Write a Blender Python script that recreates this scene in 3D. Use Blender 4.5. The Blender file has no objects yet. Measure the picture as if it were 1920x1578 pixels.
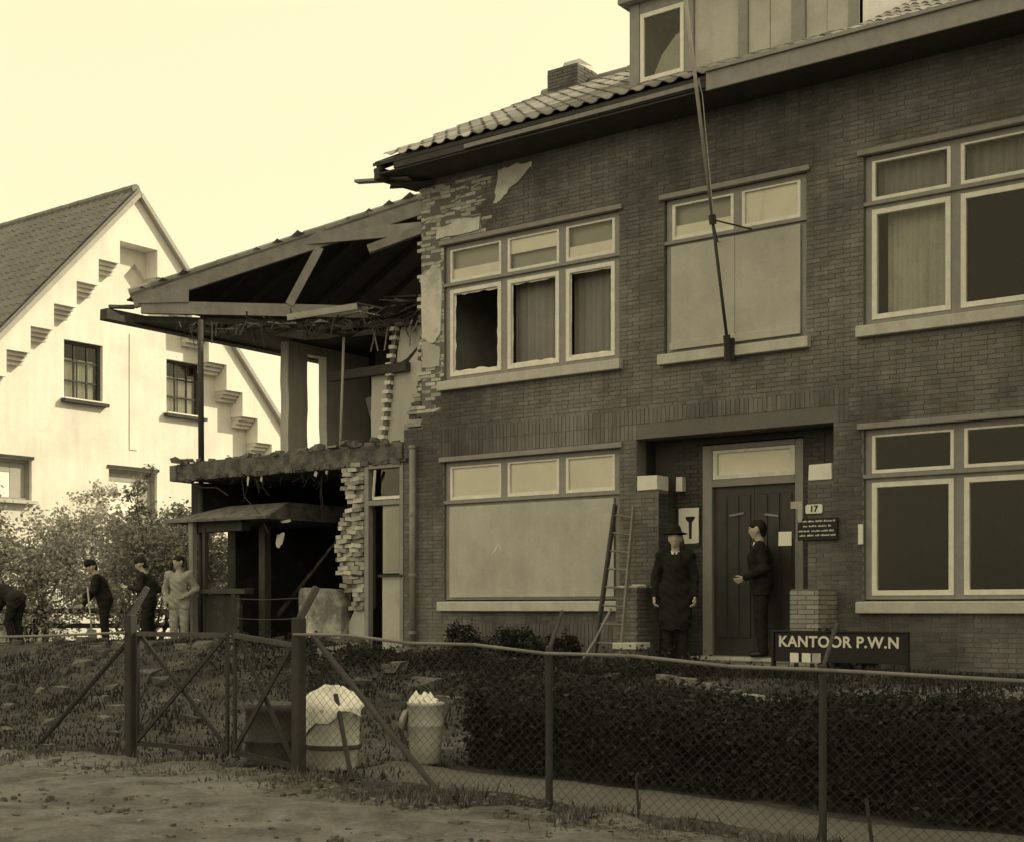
import bpy, bmesh, math, random
import numpy as np
from mathutils import Vector, Matrix
from mathutils.geometry import tessellate_polygon
R = math.radians
rnd = random.Random(17)
nr = np.random.default_rng(17)
scene = bpy.context.scene
C = scene.collection

# ------------------------------------------------------------------ camera
cam = bpy.data.cameras.new('camera')
cam.sensor_width = 36.0
cam.lens = 48.3
cam.shift_y = 0.1828
cam.clip_end = 3000
co = bpy.data.objects.new('camera', cam)
C.objects.link(co)
co.location = (0, -16.3, 0.75)
co.rotation_euler = (R(90), 0, R(37))
scene.camera = co

# ------------------------------------------------------------------ sky + sun
SUN_DIR = Vector((0.62, 0.60, 0.56)).normalized()      # towards the sun
SUN_EL = math.asin(SUN_DIR.z)
SUN_AZ = math.atan2(SUN_DIR.x, SUN_DIR.y)
w = bpy.data.worlds.new('World')
scene.world = w
w.use_nodes = True
nt = w.node_tree
nt.nodes.clear()
sky = nt.nodes.new('ShaderNodeTexSky')
sky.sky_type = 'NISHITA'
sky.sun_disc = False
sky.sun_elevation = SUN_EL
sky.sun_rotation = SUN_AZ
sky.dust_density = 4.0
sky.air_density = 1.0
bw = nt.nodes.new('ShaderNodeRGBToBW')
pw = nt.nodes.new('ShaderNodeMath'); pw.operation = 'POWER'; pw.inputs[1].default_value = 0.12
mu = nt.nodes.new('ShaderNodeMath'); mu.operation = 'MULTIPLY'; mu.inputs[1].default_value = 9.5
tint = nt.nodes.new('ShaderNodeMix'); tint.data_type = 'RGBA'; tint.blend_type = 'MULTIPLY'
tint.inputs['Factor'].default_value = 1.0
tint.inputs['B'].default_value = (1.0, 0.895, 0.57, 1)
bg = nt.nodes.new('ShaderNodeBackground'); bg.inputs[1].default_value = 0.1
wo = nt.nodes.new('ShaderNodeOutputWorld')
L = nt.links.new
L(sky.outputs[0], bw.inputs[0]); L(bw.outputs[0], pw.inputs[0]); L(pw.outputs[0], mu.inputs[0])
L(mu.outputs[0], tint.inputs['A']); L(tint.outputs['Result'], bg.inputs[0]); L(bg.outputs[0], wo.inputs[0])
sun = bpy.data.lights.new('sun', 'SUN')
sun.energy = 3.9
sun.angle = R(1.5)
sun.color = (1.0, 0.89, 0.60)
so = bpy.data.objects.new('sun', sun)
C.objects.link(so)
so.location = (10, 10, 20)
so.rotation_euler = (-SUN_DIR).to_track_quat('-Z', 'Y').to_euler()

scene.view_settings.view_transform = 'Standard'
scene.view_settings.look = 'None'
scene.view_settings.gamma = 1
scene.view_settings.use_curve_mapping = False
scene.view_settings.exposure = 0.05
scene.render.engine = 'CYCLES'

# ------------------------------------------------------------------ materials
MATS = {}
def mat(name, g, rough=.9, var=.3, scale=5.0, fine=40.0, bump=0.0, island=0.0, spec=.2, tintc=None, transl=0.0, metal=0.0, streak=0.0, dark=None, dscale=1.5, dthr=.55):
    if name in MATS: return MATS[name]
    if tintc is None: tintc = (1, .965, .90) if g > .3 else (1, .955, .93)
    m = bpy.data.materials.new(name); MATS[name] = m
    m.use_nodes = True
    t = m.node_tree; n = t.nodes; n.clear(); lk = t.links.new
    out = n.new('ShaderNodeOutputMaterial')
    p = n.new('ShaderNodeBsdfPrincipled')
    p.inputs['Roughness'].default_value = rough
    p.inputs['Specular IOR Level'].default_value = spec
    p.inputs['Metallic'].default_value = metal
    geo = n.new('ShaderNodeNewGeometry')
    def math_(op, a, b=None, c=None):
        x = n.new('ShaderNodeMath'); x.operation = op
        for i, v in enumerate((a, b, c)):
            if v is None: continue
            if isinstance(v, (int, float)): x.inputs[i].default_value = v
            else: lk(v, x.inputs[i])
        return x.outputs[0]
    def noise(sc, det=4, rough_=.6, zs=None):
        x = n.new('ShaderNodeTexNoise'); x.inputs['Scale'].default_value = sc
        x.inputs['Detail'].default_value = det; x.inputs['Roughness'].default_value = rough_
        if zs:
            mp = n.new('ShaderNodeMapping'); mp.inputs['Scale'].default_value = (1, 1, zs)
            lk(geo.outputs['Position'], mp.inputs['Vector']); lk(mp.outputs[0], x.inputs['Vector'])
        else: lk(geo.outputs['Position'], x.inputs['Vector'])
        return x.outputs['Fac']
    a = noise(scale); b = noise(fine, 3)
    # value = 1 + var*(2.4*(a-.5)) + var*.6*(b-.5)*2
    v = math_('MULTIPLY_ADD', a, 2.6 * var, 1 - 1.3 * var)
    v = math_('MULTIPLY', v, math_('MULTIPLY_ADD', b, 1.4 * var, 1 - .7 * var))
    if streak:
        s = noise(7.0, 3, .5, .12)
        v = math_('MULTIPLY', v, math_('MULTIPLY_ADD', s, 2.2 * streak, 1 - 1.1 * streak))
    if island:
        oi = n.new('ShaderNodeObjectInfo')
        r = math_('FRACT', math_('ADD', geo.outputs['Random Per Island'], oi.outputs['Random']))
        v = math_('MULTIPLY', v, math_('MULTIPLY_ADD', r, 2 * island, 1 - island))
    v = math_('MAXIMUM', v, .12)
    if dark is not None:
        dn = noise(dscale, 5, .65)
        mr = n.new('ShaderNodeMapRange'); mr.inputs['From Min'].default_value = dthr - .08; mr.inputs['From Max'].default_value = dthr + .08
        mr.inputs['To Min'].default_value = 1; mr.inputs['To Max'].default_value = dark
        lk(dn, mr.inputs['Value']); v = math_('MULTIPLY', v, mr.outputs[0])
    col = n.new('ShaderNodeVectorMath'); col.operation = 'SCALE'
    col.inputs[0].default_value = tuple(g * c for c in tintc)
    lk(v, col.inputs['Scale'])
    lk(col.outputs[0], p.inputs['Base Color'])
    if bump:
        bp = n.new('ShaderNodeBump'); bp.inputs['Strength'].default_value = bump; bp.inputs['Distance'].default_value = .02
        lk(b, bp.inputs['Height']); lk(bp.outputs[0], p.inputs['Normal'])
    if transl:
        tr = n.new('ShaderNodeBsdfTranslucent'); lk(col.outputs[0], tr.inputs['Color'])
        mx = n.new('ShaderNodeMixShader'); mx.inputs[0].default_value = transl
        lk(p.outputs[0], mx.inputs[1]); lk(tr.outputs[0], mx.inputs[2]); lk(mx.outputs[0], out.inputs[0])
    else: lk(p.outputs[0], out.inputs[0])
    return m

def glass_mat():
    m = bpy.data.materials.new('window glass'); m.use_nodes = True
    t = m.node_tree; n = t.nodes; n.clear(); lk = t.links.new
    out = n.new('ShaderNodeOutputMaterial'); mx = n.new('ShaderNodeMixShader')
    tr = n.new('ShaderNodeBsdfTransparent'); tr.inputs[0].default_value = (.985, .985, .97, 1)
    gl = n.new('ShaderNodeBsdfGlossy'); gl.inputs['Roughness'].default_value = .06; gl.inputs['Color'].default_value = (.8, .78, .7, 1)
    fr = n.new('ShaderNodeFresnel'); fr.inputs[0].default_value = 1.33
    nz = n.new('ShaderNodeTexNoise'); nz.inputs['Scale'].default_value = 3.0; gp = n.new('ShaderNodeNewGeometry'); lk(gp.outputs['Position'], nz.inputs['Vector'])
    bp = n.new('ShaderNodeBump'); bp.inputs['Strength'].default_value = .05; bp.inputs['Distance'].default_value = .05; lk(nz.outputs['Fac'], bp.inputs['Height']); lk(bp.outputs[0], gl.inputs['Normal'])
    lk(fr.outputs[0], mx.inputs[0]); lk(tr.outputs[0], mx.inputs[1]); lk(gl.outputs[0], mx.inputs[2]); lk(mx.outputs[0], out.inputs[0])
    return m
M_GLASS = glass_mat()
M_BRICK = mat('brick', .20, var=.34, scale=.5, fine=45, bump=.3, island=.15, spec=.15, streak=.3, dark=.55, dscale=.4, dthr=.52)
M_BRICKPALE = mat('spalled inner brick', .46, var=.4, scale=2.0, fine=50, bump=.4, island=.2)
M_BRICKRAW = mat('broken brick with mortar', .36, var=.35, scale=6, fine=60, bump=.5, island=.4)
M_MORTAR = mat('mortar', .17, var=.3, scale=.5, bump=.3)
M_PLASTER = mat('old plaster', .64, var=.22, scale=3, fine=25, bump=.2, dark=.7, dscale=2.2)
M_PLASTERGREY = mat('room plaster', .55, var=.2, scale=1.2, fine=18, bump=.15, streak=.2)
M_STONE = mat('pale stone', .54, var=.2, scale=5, bump=.2, streak=.12)
M_WHITESTONE = mat('white painted stone', .80, var=.12, scale=8, bump=.1)
M_FRAME = mat('grey window paint', .28, rough=.6, var=.2, scale=8, streak=.15, spec=.35)
M_SASH = mat('cream sash paint', .80, rough=.55, var=.18, scale=9, streak=.12, spec=.35)
M_BOARD = mat('hardboard sheet', .50, rough=.8, var=.16, scale=1.6, fine=30, streak=.08, dark=.86, dscale=1.3)
M_BLIND = mat('pale blind', .92, rough=.9, var=.1, scale=3)
M_BLINDGREY = mat('grey blind', .40, rough=.9, var=.12, scale=3)
M_CURTAIN = mat('window curtain', .27, rough=.95, var=.25, scale=1.5, streak=.14)
M_CURTAINLIGHT = mat('net curtain', .44, rough=.95, var=.4, scale=1.6, streak=.16)
M_DARKROOM = mat('room shade', .05, var=.2)  # shade of the unlit rooms put into a near-black wall colour
M_WOOD = mat('weathered timber', .27, var=.3, scale=4, fine=35, bump=.3, streak=.2)
M_WOODDARK = mat('dark timber', .07, var=.35, scale=4, fine=35, bump=.3)
M_WOODPALE = mat('pale timber', .42, var=.25, scale=4, fine=35, bump=.2)
M_DOOR = mat('dark door paint', .045, rough=.5, var=.25, scale=5, streak=.2, spec=.4)
M_TILE = mat('roof tile', .24, rough=.85, var=.3, scale=1.2, fine=30, bump=.3, island=.28)
M_TILE2 = mat('neighbour roof tile', .22, rough=.9, var=.2, scale=.9, fine=20, bump=.1, island=.08)
M_WHITEWALL = mat('whitewashed wall', .80, rough=.95, var=.10, scale=.8, fine=14, bump=.12, streak=.10, dark=.9, dscale=.6)
M_WHITETRIM = mat('grey white coping', .40, var=.15, scale=4)
M_CORBEL = mat('grey corbel brick and lozenge shade', .62, var=.2, scale=4, island=.2)
M_CONCRETE = mat('weathered concrete', .20, var=.35, scale=3, fine=30, bump=.4, dark=.55, dscale=5)
M_SLAB = mat('broken floor concrete', .17, var=.4, scale=3, fine=26, bump=.6, dark=.5, dscale=4, dthr=.5)
M_POST = mat('fence post', .05, var=.3, scale=6, bump=.2)
M_POSTTOP = mat('worn post top', .085, var=.3, scale=6, bump=.2)
M_WIRE = mat('galvanised wire', .05, rough=.5, var=.2, metal=.4, spec=.4)
M_RAIL = mat('rail tube', .17, rough=.5, var=.25, spec=.4)
M_METALDARK = mat('dark iron', .035, rough=.6, var=.3, spec=.4)
M_ZINC = mat('zinc pipe', .24, rough=.55, var=.25, scale=5, streak=.2, spec=.4)
M_EARTH = mat('earth', .085, var=.5, scale=1.3, fine=18, bump=.8, dark=.55, dscale=.9, dthr=.5)
M_SAND = mat('sandy road', .175, var=.5, scale=2.6, fine=26, bump=1.0, dark=.6, dscale=2.2, dthr=.52)
M_PATH = mat('sandy path', .14, var=.3, scale=2.5, fine=25, bump=.6)
M_RUBBLE = mat('rubble', .13, var=.4, scale=6, fine=40, bump=.5, island=.5)
M_LEAF = mat('shrub leaf', .34, rough=.6, var=.3, scale=2.5, island=.55, transl=.35, spec=.3)
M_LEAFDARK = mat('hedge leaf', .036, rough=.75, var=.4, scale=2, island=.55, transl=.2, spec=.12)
M_LEAFPALE = mat('sunlit shrub leaf', .48, rough=.6, var=.3, scale=2.5, island=.6, transl=.35, spec=.3)  # lighter copy of the shrub leaf; sunlight is put into its colour
M_GRASS = mat('dry grass', .13, rough=.8, var=.4, scale=1.5, island=.55, transl=.2)
M_BARK = mat('bark', .06, var=.3, scale=8, bump=.5)
M_BIN = mat('galvanised bin', .40, rough=.6, var=.3, scale=5, fine=30, streak=.25, spec=.35)
M_BINDARK = mat('dark drum', .05, rough=.6, var=.35, scale=5, spec=.35)
M_RAG = mat('white rags and paper', .82, var=.15, scale=9)
M_SIGN = mat('black sign paint', .016, rough=.5, var=.2, spec=.3)
M_LETTER = mat('white lettering', .72, rough=.7, var=.12, scale=12)
M_PAPER = mat('white paper notice', .82, var=.08, scale=10)
M_PAPERGREY = mat('greyed paper notice', .42, var=.2, scale=10)
M_SKIN = mat('skin', .50, rough=.6, var=.1, scale=12, tintc=(1, .9, .72))
M_COAT = mat('dark wool cloth', .02, rough=.95, var=.3, scale=9)
M_CLOTH2 = mat('dark jacket cloth', .03, rough=.95, var=.3, scale=8)
M_TROUSER = mat('dark trouser cloth', .022, rough=.95, var=.3, scale=8)
M_OVERALL = mat('pale work overall', .34, rough=.95, var=.22, scale=7)
M_HAIR = mat('dark hair', .02, rough=.7, var=.2)
M_SHOE = mat('black shoe leather', .02, rough=.4, var=.2, spec=.4)
M_LINEN = mat('white linen', .85, var=.05)

# ------------------------------------------------------------------ mesh helpers
BASE = {}          # world position of an object's origin (no rotations on roots)
class MB:
    def __init__(s): s.v = []; s.f = []
    def quadbox(s, c):
        o = len(s.v); s.v += [tuple(p) for p in c]
        s.f += [(o, o+3, o+2, o+1), (o+4, o+5, o+6, o+7), (o, o+1, o+5, o+4), (o+1, o+2, o+6, o+5), (o+2, o+3, o+7, o+6), (o+3, o, o+4, o+7)]
        return s
    def box(s, x0, x1, y0, y1, z0, z1):
        return s.quadbox([(x0,y0,z0),(x1,y0,z0),(x1,y1,z0),(x0,y1,z0),(x0,y0,z1),(x1,y0,z1),(x1,y1,z1),(x0,y1,z1)])
    def jbox(s, x0, x1, y0, y1, z0, z1, j):
        c = [(x0,y0,z0),(x1,y0,z0),(x1,y1,z0),(x0,y1,z0),(x0,y0,z1),(x1,y0,z1),(x1,y1,z1),(x0,y1,z1)]
        return s.quadbox([tuple(a + rnd.uniform(-j, j) for a in p) for p in c])
    def beam(s, p, q, wd, ht, up=(0,0,1), j=0):
        p = Vector(p); q = Vector(q); d = (q-p).normalized(); up = Vector(up)
        sd = d.cross(up)
        if sd.length < 1e-4: sd = d.cross(Vector((0,1,0)))
        sd.normalize(); u = sd.cross(d).normalized()
        a = sd*wd/2; b = u*ht/2
        c = [p-a-b, p+a-b, p+a+b, p-a+b, q-a-b, q+a-b, q+a+b, q-a+b]
        if j: c = [x + Vector((rnd.uniform(-j,j), rnd.uniform(-j,j), rnd.uniform(-j,j))) for x in c]
        return s.quadbox(c)
    def tube(s, p, q, r, n=8, r2=None, cap=True):
        p = Vector(p); q = Vector(q); d = (q-p).normalized()
        a = d.orthogonal().normalized(); b = d.cross(a)
        r2 = r if r2 is None else r2
        o = len(s.v)
        for k in range(n):
            t = 2*math.pi*k/n; s.v.append(tuple(p + (a*math.cos(t)+b*math.sin(t))*r))
        for k in range(n):
            t = 2*math.pi*k/n; s.v.append(tuple(q + (a*math.cos(t)+b*math.sin(t))*r2))
        for k in range(n): s.f.append((o+k, o+(k+1)%n, o+n+(k+1)%n, o+n+k))
        if cap: s.f += [tuple(o+k for k in range(n-1,-1,-1)), tuple(o+n+k for k in range(n))]
        return s
    def path(s, pts, r, n=6):
        for a, b in zip(pts[:-1], pts[1:]): s.tube(a, b, r, n)
        return s
    def lathe(s, cx, cy, prof, n=20, wob=0):
        o = len(s.v)
        for (r, z) in prof:
            for k in range(n):
                t = 2*math.pi*k/n; rr = r*(1+rnd.uniform(-wob, wob))
                s.v.append((cx+rr*math.cos(t), cy+rr*math.sin(t), z + rnd.uniform(-wob, wob)*.3))
        for i in range(len(prof)-1):
            for k in range(n): s.f.append((o+i*n+k, o+i*n+(k+1)%n, o+(i+1)*n+(k+1)%n, o+(i+1)*n+k))
        s.f.append(tuple(o+k for k in range(n-1,-1,-1))); s.f.append(tuple(o+(len(prof)-1)*n+k for k in range(n)))
        return s
    def prism(s, outer, holes=(), fn=None, t0=0, t1=1):
        """extrude a 2-D polygon with holes; fn(a,b,t) -> xyz"""
        loops = [list(outer)] + [list(h) for h in holes]
        flat = [p for l in loops for p in l]
        tris = tessellate_polygon([[Vector((p[0], p[1], 0)) for p in l] for l in loops])
        o = len(s.v); n = len(flat)
        s.v += [fn(p[0], p[1], t0) for p in flat]; s.v += [fn(p[0], p[1], t1) for p in flat]
        for t in tris:
            a = [flat[i] for i in t]
            ar = (a[1][0]-a[0][0])*(a[2][1]-a[0][1]) - (a[1][1]-a[0][1])*(a[2][0]-a[0][0])
            t = tuple(t) if ar > 0 else tuple(reversed(t))
            s.f.append(tuple(o+i for i in t)); s.f.append(tuple(o+n+i for i in reversed(t)))
        k = 0
        for l in loops:
            m = len(l)
            for i in range(m):
                s.f.append((o+k+i, o+n+k+i, o+n+k+(i+1)%m, o+k+(i+1)%m))
            k += m
        return s
FXZ = lambda a, b, t: (a, t, b)      # polygon in the facade plane, extruded in y
FYZ = lambda a, b, t: (t, a, b)      # polygon in a gable plane, extruded in x
FXY = lambda a, b, t: (a, b, t)

def fixn(me):
    bm = bmesh.new(); bm.from_mesh(me); bmesh.ops.recalc_face_normals(bm, faces=bm.faces); bm.to_mesh(me); bm.free()

def link(name, me, parent=None, loc=(0,0,0)):
    o = bpy.data.objects.new(name, me); C.objects.link(o); o.location = loc
    if parent: o.parent = parent
    return o

def tag(o, label=None, cat=None, group=None, kind=None):
    if label: o['label'] = label
    if cat: o['category'] = cat
    if group: o['group'] = group
    if kind: o['kind'] = kind
    return o

def thing(name, label, cat, base, group=None):
    o = link(name, None, None, base); o.empty_display_size = .2
    BASE[o.name] = Vector(base)
    return tag(o, label, cat, group)

def part(name, mb, m, parent, smooth=False, bevel=0, label=None, kind=None, fix=True):
    b = BASE[parent.name]
    me = bpy.data.meshes.new(name)
    me.from_pydata([(v[0]-b[0], v[1]-b[1], v[2]-b[2]) for v in mb.v], [], mb.f)
    if fix: fixn(me)
    me.materials.append(m)
    if smooth: me.polygons.foreach_set('use_smooth', [True]*len(me.polygons))
    o = link(name, me, parent)
    BASE[o.name] = b
    if bevel:
        md = o.modifiers.new('bevel', 'BEVEL'); md.width = bevel; md.segments = 1; md.limit_method = 'ANGLE'
    return tag(o, label, kind=kind)

def solo(name, mb, m, base, label=None, cat=None, group=None, kind=None, smooth=False, bevel=0, fix=True):
    me = bpy.data.meshes.new(name)
    me.from_pydata([(v[0]-base[0], v[1]-base[1], v[2]-base[2]) for v in mb.v], [], mb.f)
    if fix: fixn(me)
    me.materials.append(m)
    if smooth: me.polygons.foreach_set('use_smooth', [True]*len(me.polygons))
    o = link(name, me, None, base); BASE[o.name] = Vector(base)
    if bevel:
        md = o.modifiers.new('bevel', 'BEVEL'); md.width = bevel; md.segments = 1; md.limit_method = 'ANGLE'
    return tag(o, label, cat, group, kind)

def np_mesh(name, V, F, m, parent=None, base=(0,0,0), smooth=False, kind=None):
    """V (n,3) world coords, F (k,4) or (k,3) ints"""
    V = np.asarray(V, dtype=np.float32) - np.asarray(base if parent is None else BASE[parent.name], dtype=np.float32)
    F = np.asarray(F, dtype=np.int32); k, c = F.shape
    me = bpy.data.meshes.new(name)
    me.vertices.add(len(V)); me.vertices.foreach_set('co', V.ravel())
    me.loops.add(k*c); me.loops.foreach_set('vertex_index', F.ravel())
    me.polygons.add(k); me.polygons.foreach_set('loop_start', np.arange(0, k*c, c, dtype=np.int32))
    if smooth: me.polygons.foreach_set('use_smooth', np.ones(k, dtype=bool))
    me.update(calc_edges=True); me.validate()
    me.materials.append(m)
    o = link(name, me, parent, base if parent is None else (0,0,0))
    BASE[o.name] = Vector(base) if parent is None else BASE[parent.name]
    if kind: o['kind'] = kind
    return o

def text_mesh(body, size, m, parent, origin, xdir=(1,0,0), extrude=.004, align='CENTER', name='lettering', space=1.0):
    cu = bpy.data.curves.new(name, 'FONT'); cu.body = body; cu.size = size; cu.extrude = extrude
    cu.align_x = align; cu.align_y = 'CENTER'; cu.space_character = space; cu.offset = .0035*size/.14
    tmp = bpy.data.objects.new('tmp_text', cu); C.objects.link(tmp)
    dg = bpy.context.evaluated_depsgraph_get(); dg.update()
    me = bpy.data.meshes.new_from_object(tmp.evaluated_get(dg))
    bpy.data.objects.remove(tmp); bpy.data.curves.remove(cu)
    b = BASE[parent.name]
    me.transform(Matrix.Translation(Vector(origin)-b) @ Matrix.Rotation(R(90), 4, 'X'))
    me.materials.clear(); me.materials.append(m); me.name = name
    o = link(name, me, parent); BASE[o.name] = b
    return o

# ------------------------------------------------------------------ terrain
def sst(a, b, x): t = np.clip((x-a)/(b-a), 0, 1); return t*t*(3-2*t)
def gz(x, y):
    x = np.asarray(x, dtype=float); y = np.asarray(y, dtype=float)
    st = -.56 - .028*np.clip(x+7, 0, 5) - .01*np.clip(-x-11, 0, 6)
    z = st*(1 - sst(-8.3, -3.2, y))
    z = z + .30*np.exp(-(((x+14.6)/2.6)**2 + ((y+3.8)/1.3)**2)) + .22*np.exp(-(((x+19.0)/2.4)**2 + ((y+2.6)/1.2)**2))
    z = z + .10*np.exp(-(((x+11.2)/1.5)**2 + ((y+6.2)/1.0)**2))
    z = z + .012*np.sin(x*3.1+y*1.7) * np.sin(y*2.3-x*.9) + .008*np.sin(x*7.7)*np.sin(y*6.1+1)
    return z
xs = np.concatenate([np.linspace(-900, -60, 12), np.linspace(-50, -33, 10), np.arange(-32, 6, .16), np.linspace(7, 40, 14), np.linspace(60, 900, 12)])
ys = np.concatenate([np.linspace(-400, -30, 10), np.linspace(-26, -17, 10), np.arange(-16, 11, .16), np.linspace(12, 60, 18), np.linspace(80, 1200, 14)])
GX, GY = np.meshgrid(xs, ys)
GZ = gz(GX, GY) + nr.normal(0, .006, GX.shape)
nx_, ny_ = len(xs), len(ys)
ii = (np.arange(ny_-1)[:, None]*nx_ + np.arange(nx_-1)[None, :]).ravel()
o = np_mesh('ground', np.stack([GX.ravel(), GY.ravel(), GZ.ravel()], 1), np.stack([ii, ii+1, ii+nx_+1, ii+nx_], 1), M_EARTH, smooth=True)
tag(o, kind='structure')
def sheet(name, x0, x1, yf0, yf1, m, nxs, nys, lift):
    X = np.linspace(x0, x1, nxs); T = np.linspace(0, 1, nys)
    V = []
    for x in X:
        a, b = yf0(x), yf1(x)
        for t in T:
            y = a+(b-a)*t; e = min(t, 1-t)
            V.append((x, y, float(gz(x, y)) + (lift if e > 0 else -.05) + rnd.uniform(-.003, .003)))
    i = (np.arange(nxs-1)[:, None]*nys + np.arange(nys-1)[None, :]).ravel()
    o = np_mesh(name, V, np.stack([i, i+nys, i+nys+1, i+1], 1), m, smooth=True)
    return tag(o, kind='structure')
edge = lambda x: -8.98 + .12*math.sin(x*1.3) + .09*math.sin(x*3.7+1) + .05*math.sin(x*9.1)
def vnoise(x, y, sc, seed):
    g = np.random.default_rng(seed).uniform(-1, 1, (256, 256)); u, v = x*sc, y*sc
    i, j = np.floor(u).astype(int), np.floor(v).astype(int); a, b = u-i, v-j
    a = a*a*(3-2*a); b = b*b*(3-2*b); G = lambda p, q: g[p % 256, q % 256]
    return (G(i,j)*(1-a)+G(i+1,j)*a)*(1-b) + (G(i,j+1)*(1-a)+G(i+1,j+1)*a)*b
rx = np.concatenate([np.linspace(-70, -17, 40), np.arange(-16.5, 3.5, .05), np.linspace(4, 40, 30)])
rt = np.concatenate([np.linspace(0, .5, 24)[:-1], np.linspace(.5, 1, 74)])
RXg, RT = np.meshgrid(rx, rt, indexing='ij')
RE = np.array([edge(x) for x in rx])[:, None]
RYg = -15.9 + (RE+15.9)*RT
near = np.clip((RXg+17)/2, 0, 1)*np.clip((5-RXg)/2, 0, 1)
lump = .016*np.sin((RYg+10.6+.25*np.sin(RXg*.35))*4.4) + .024*vnoise(RXg, RYg, 1.6, 1) + .014*vnoise(RXg, RYg, 4.5, 2) + .010*np.abs(vnoise(RXg, RYg, 11, 3)) + .006*vnoise(RXg, RYg, 19, 4)
RZg = gz(RXg, RYg) + .035 + lump*near - np.where((RT >= .999) | (RT <= .001), .09, 0)
m_ = len(rt); i_ = (np.arange(len(rx)-1)[:, None]*m_ + np.arange(m_-1)[None, :]).ravel()
tag(np_mesh('road', np.stack([RXg.ravel(), RYg.ravel(), RZg.ravel()], 1), np.stack([i_, i_+m_, i_+m_+1, i_+1], 1), M_SAND, smooth=True), kind='structure')
sheet('garden_path', -7.6, 3, lambda x: -8.5 + .05*math.sin(x*4), lambda x: -7.75 + .08*math.sin(x*2.1), M_PATH, 120, 10, .03)

# ------------------------------------------------------------------ windows
def rect(x0, x1, z0, z1): return [(x0,z0),(x1,z0),(x1,z1),(x0,z1)]
def jag(x0, x1, z0, z1, amp, n=9):
    """slightly irregular inner rectangle, for broken glazing edges"""
    P = []
    for i in range(n): P.append((x0+(x1-x0)*i/n, z0+rnd.uniform(0, amp)))
    for i in range(n): P.append((x1-rnd.uniform(0, amp), z0+(z1-z0)*i/n))
    for i in range(n): P.append((x1-(x1-x0)*i/n, z1-rnd.uniform(0, amp)))
    for i in range(n): P.append((x0+rnd.uniform(0, amp), z1-(z1-z0)*i/n))
    return P
def wavy(mb, x0, x1, y, z0, z1, n=40, amp=.02):
    o = len(mb.v)
    for i in range(n+1):
        x = x0+(x1-x0)*i/n; yy = y + amp*math.sin(i*1.1) + rnd.uniform(-amp, amp)*.3
        mb.v += [(x, yy, z0), (x, yy + rnd.uniform(-.004, .004), z1)]
    for i in range(n): mb.f.append((o+2*i, o+2*i+2, o+2*i+3, o+2*i+1))
    return mb
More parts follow.
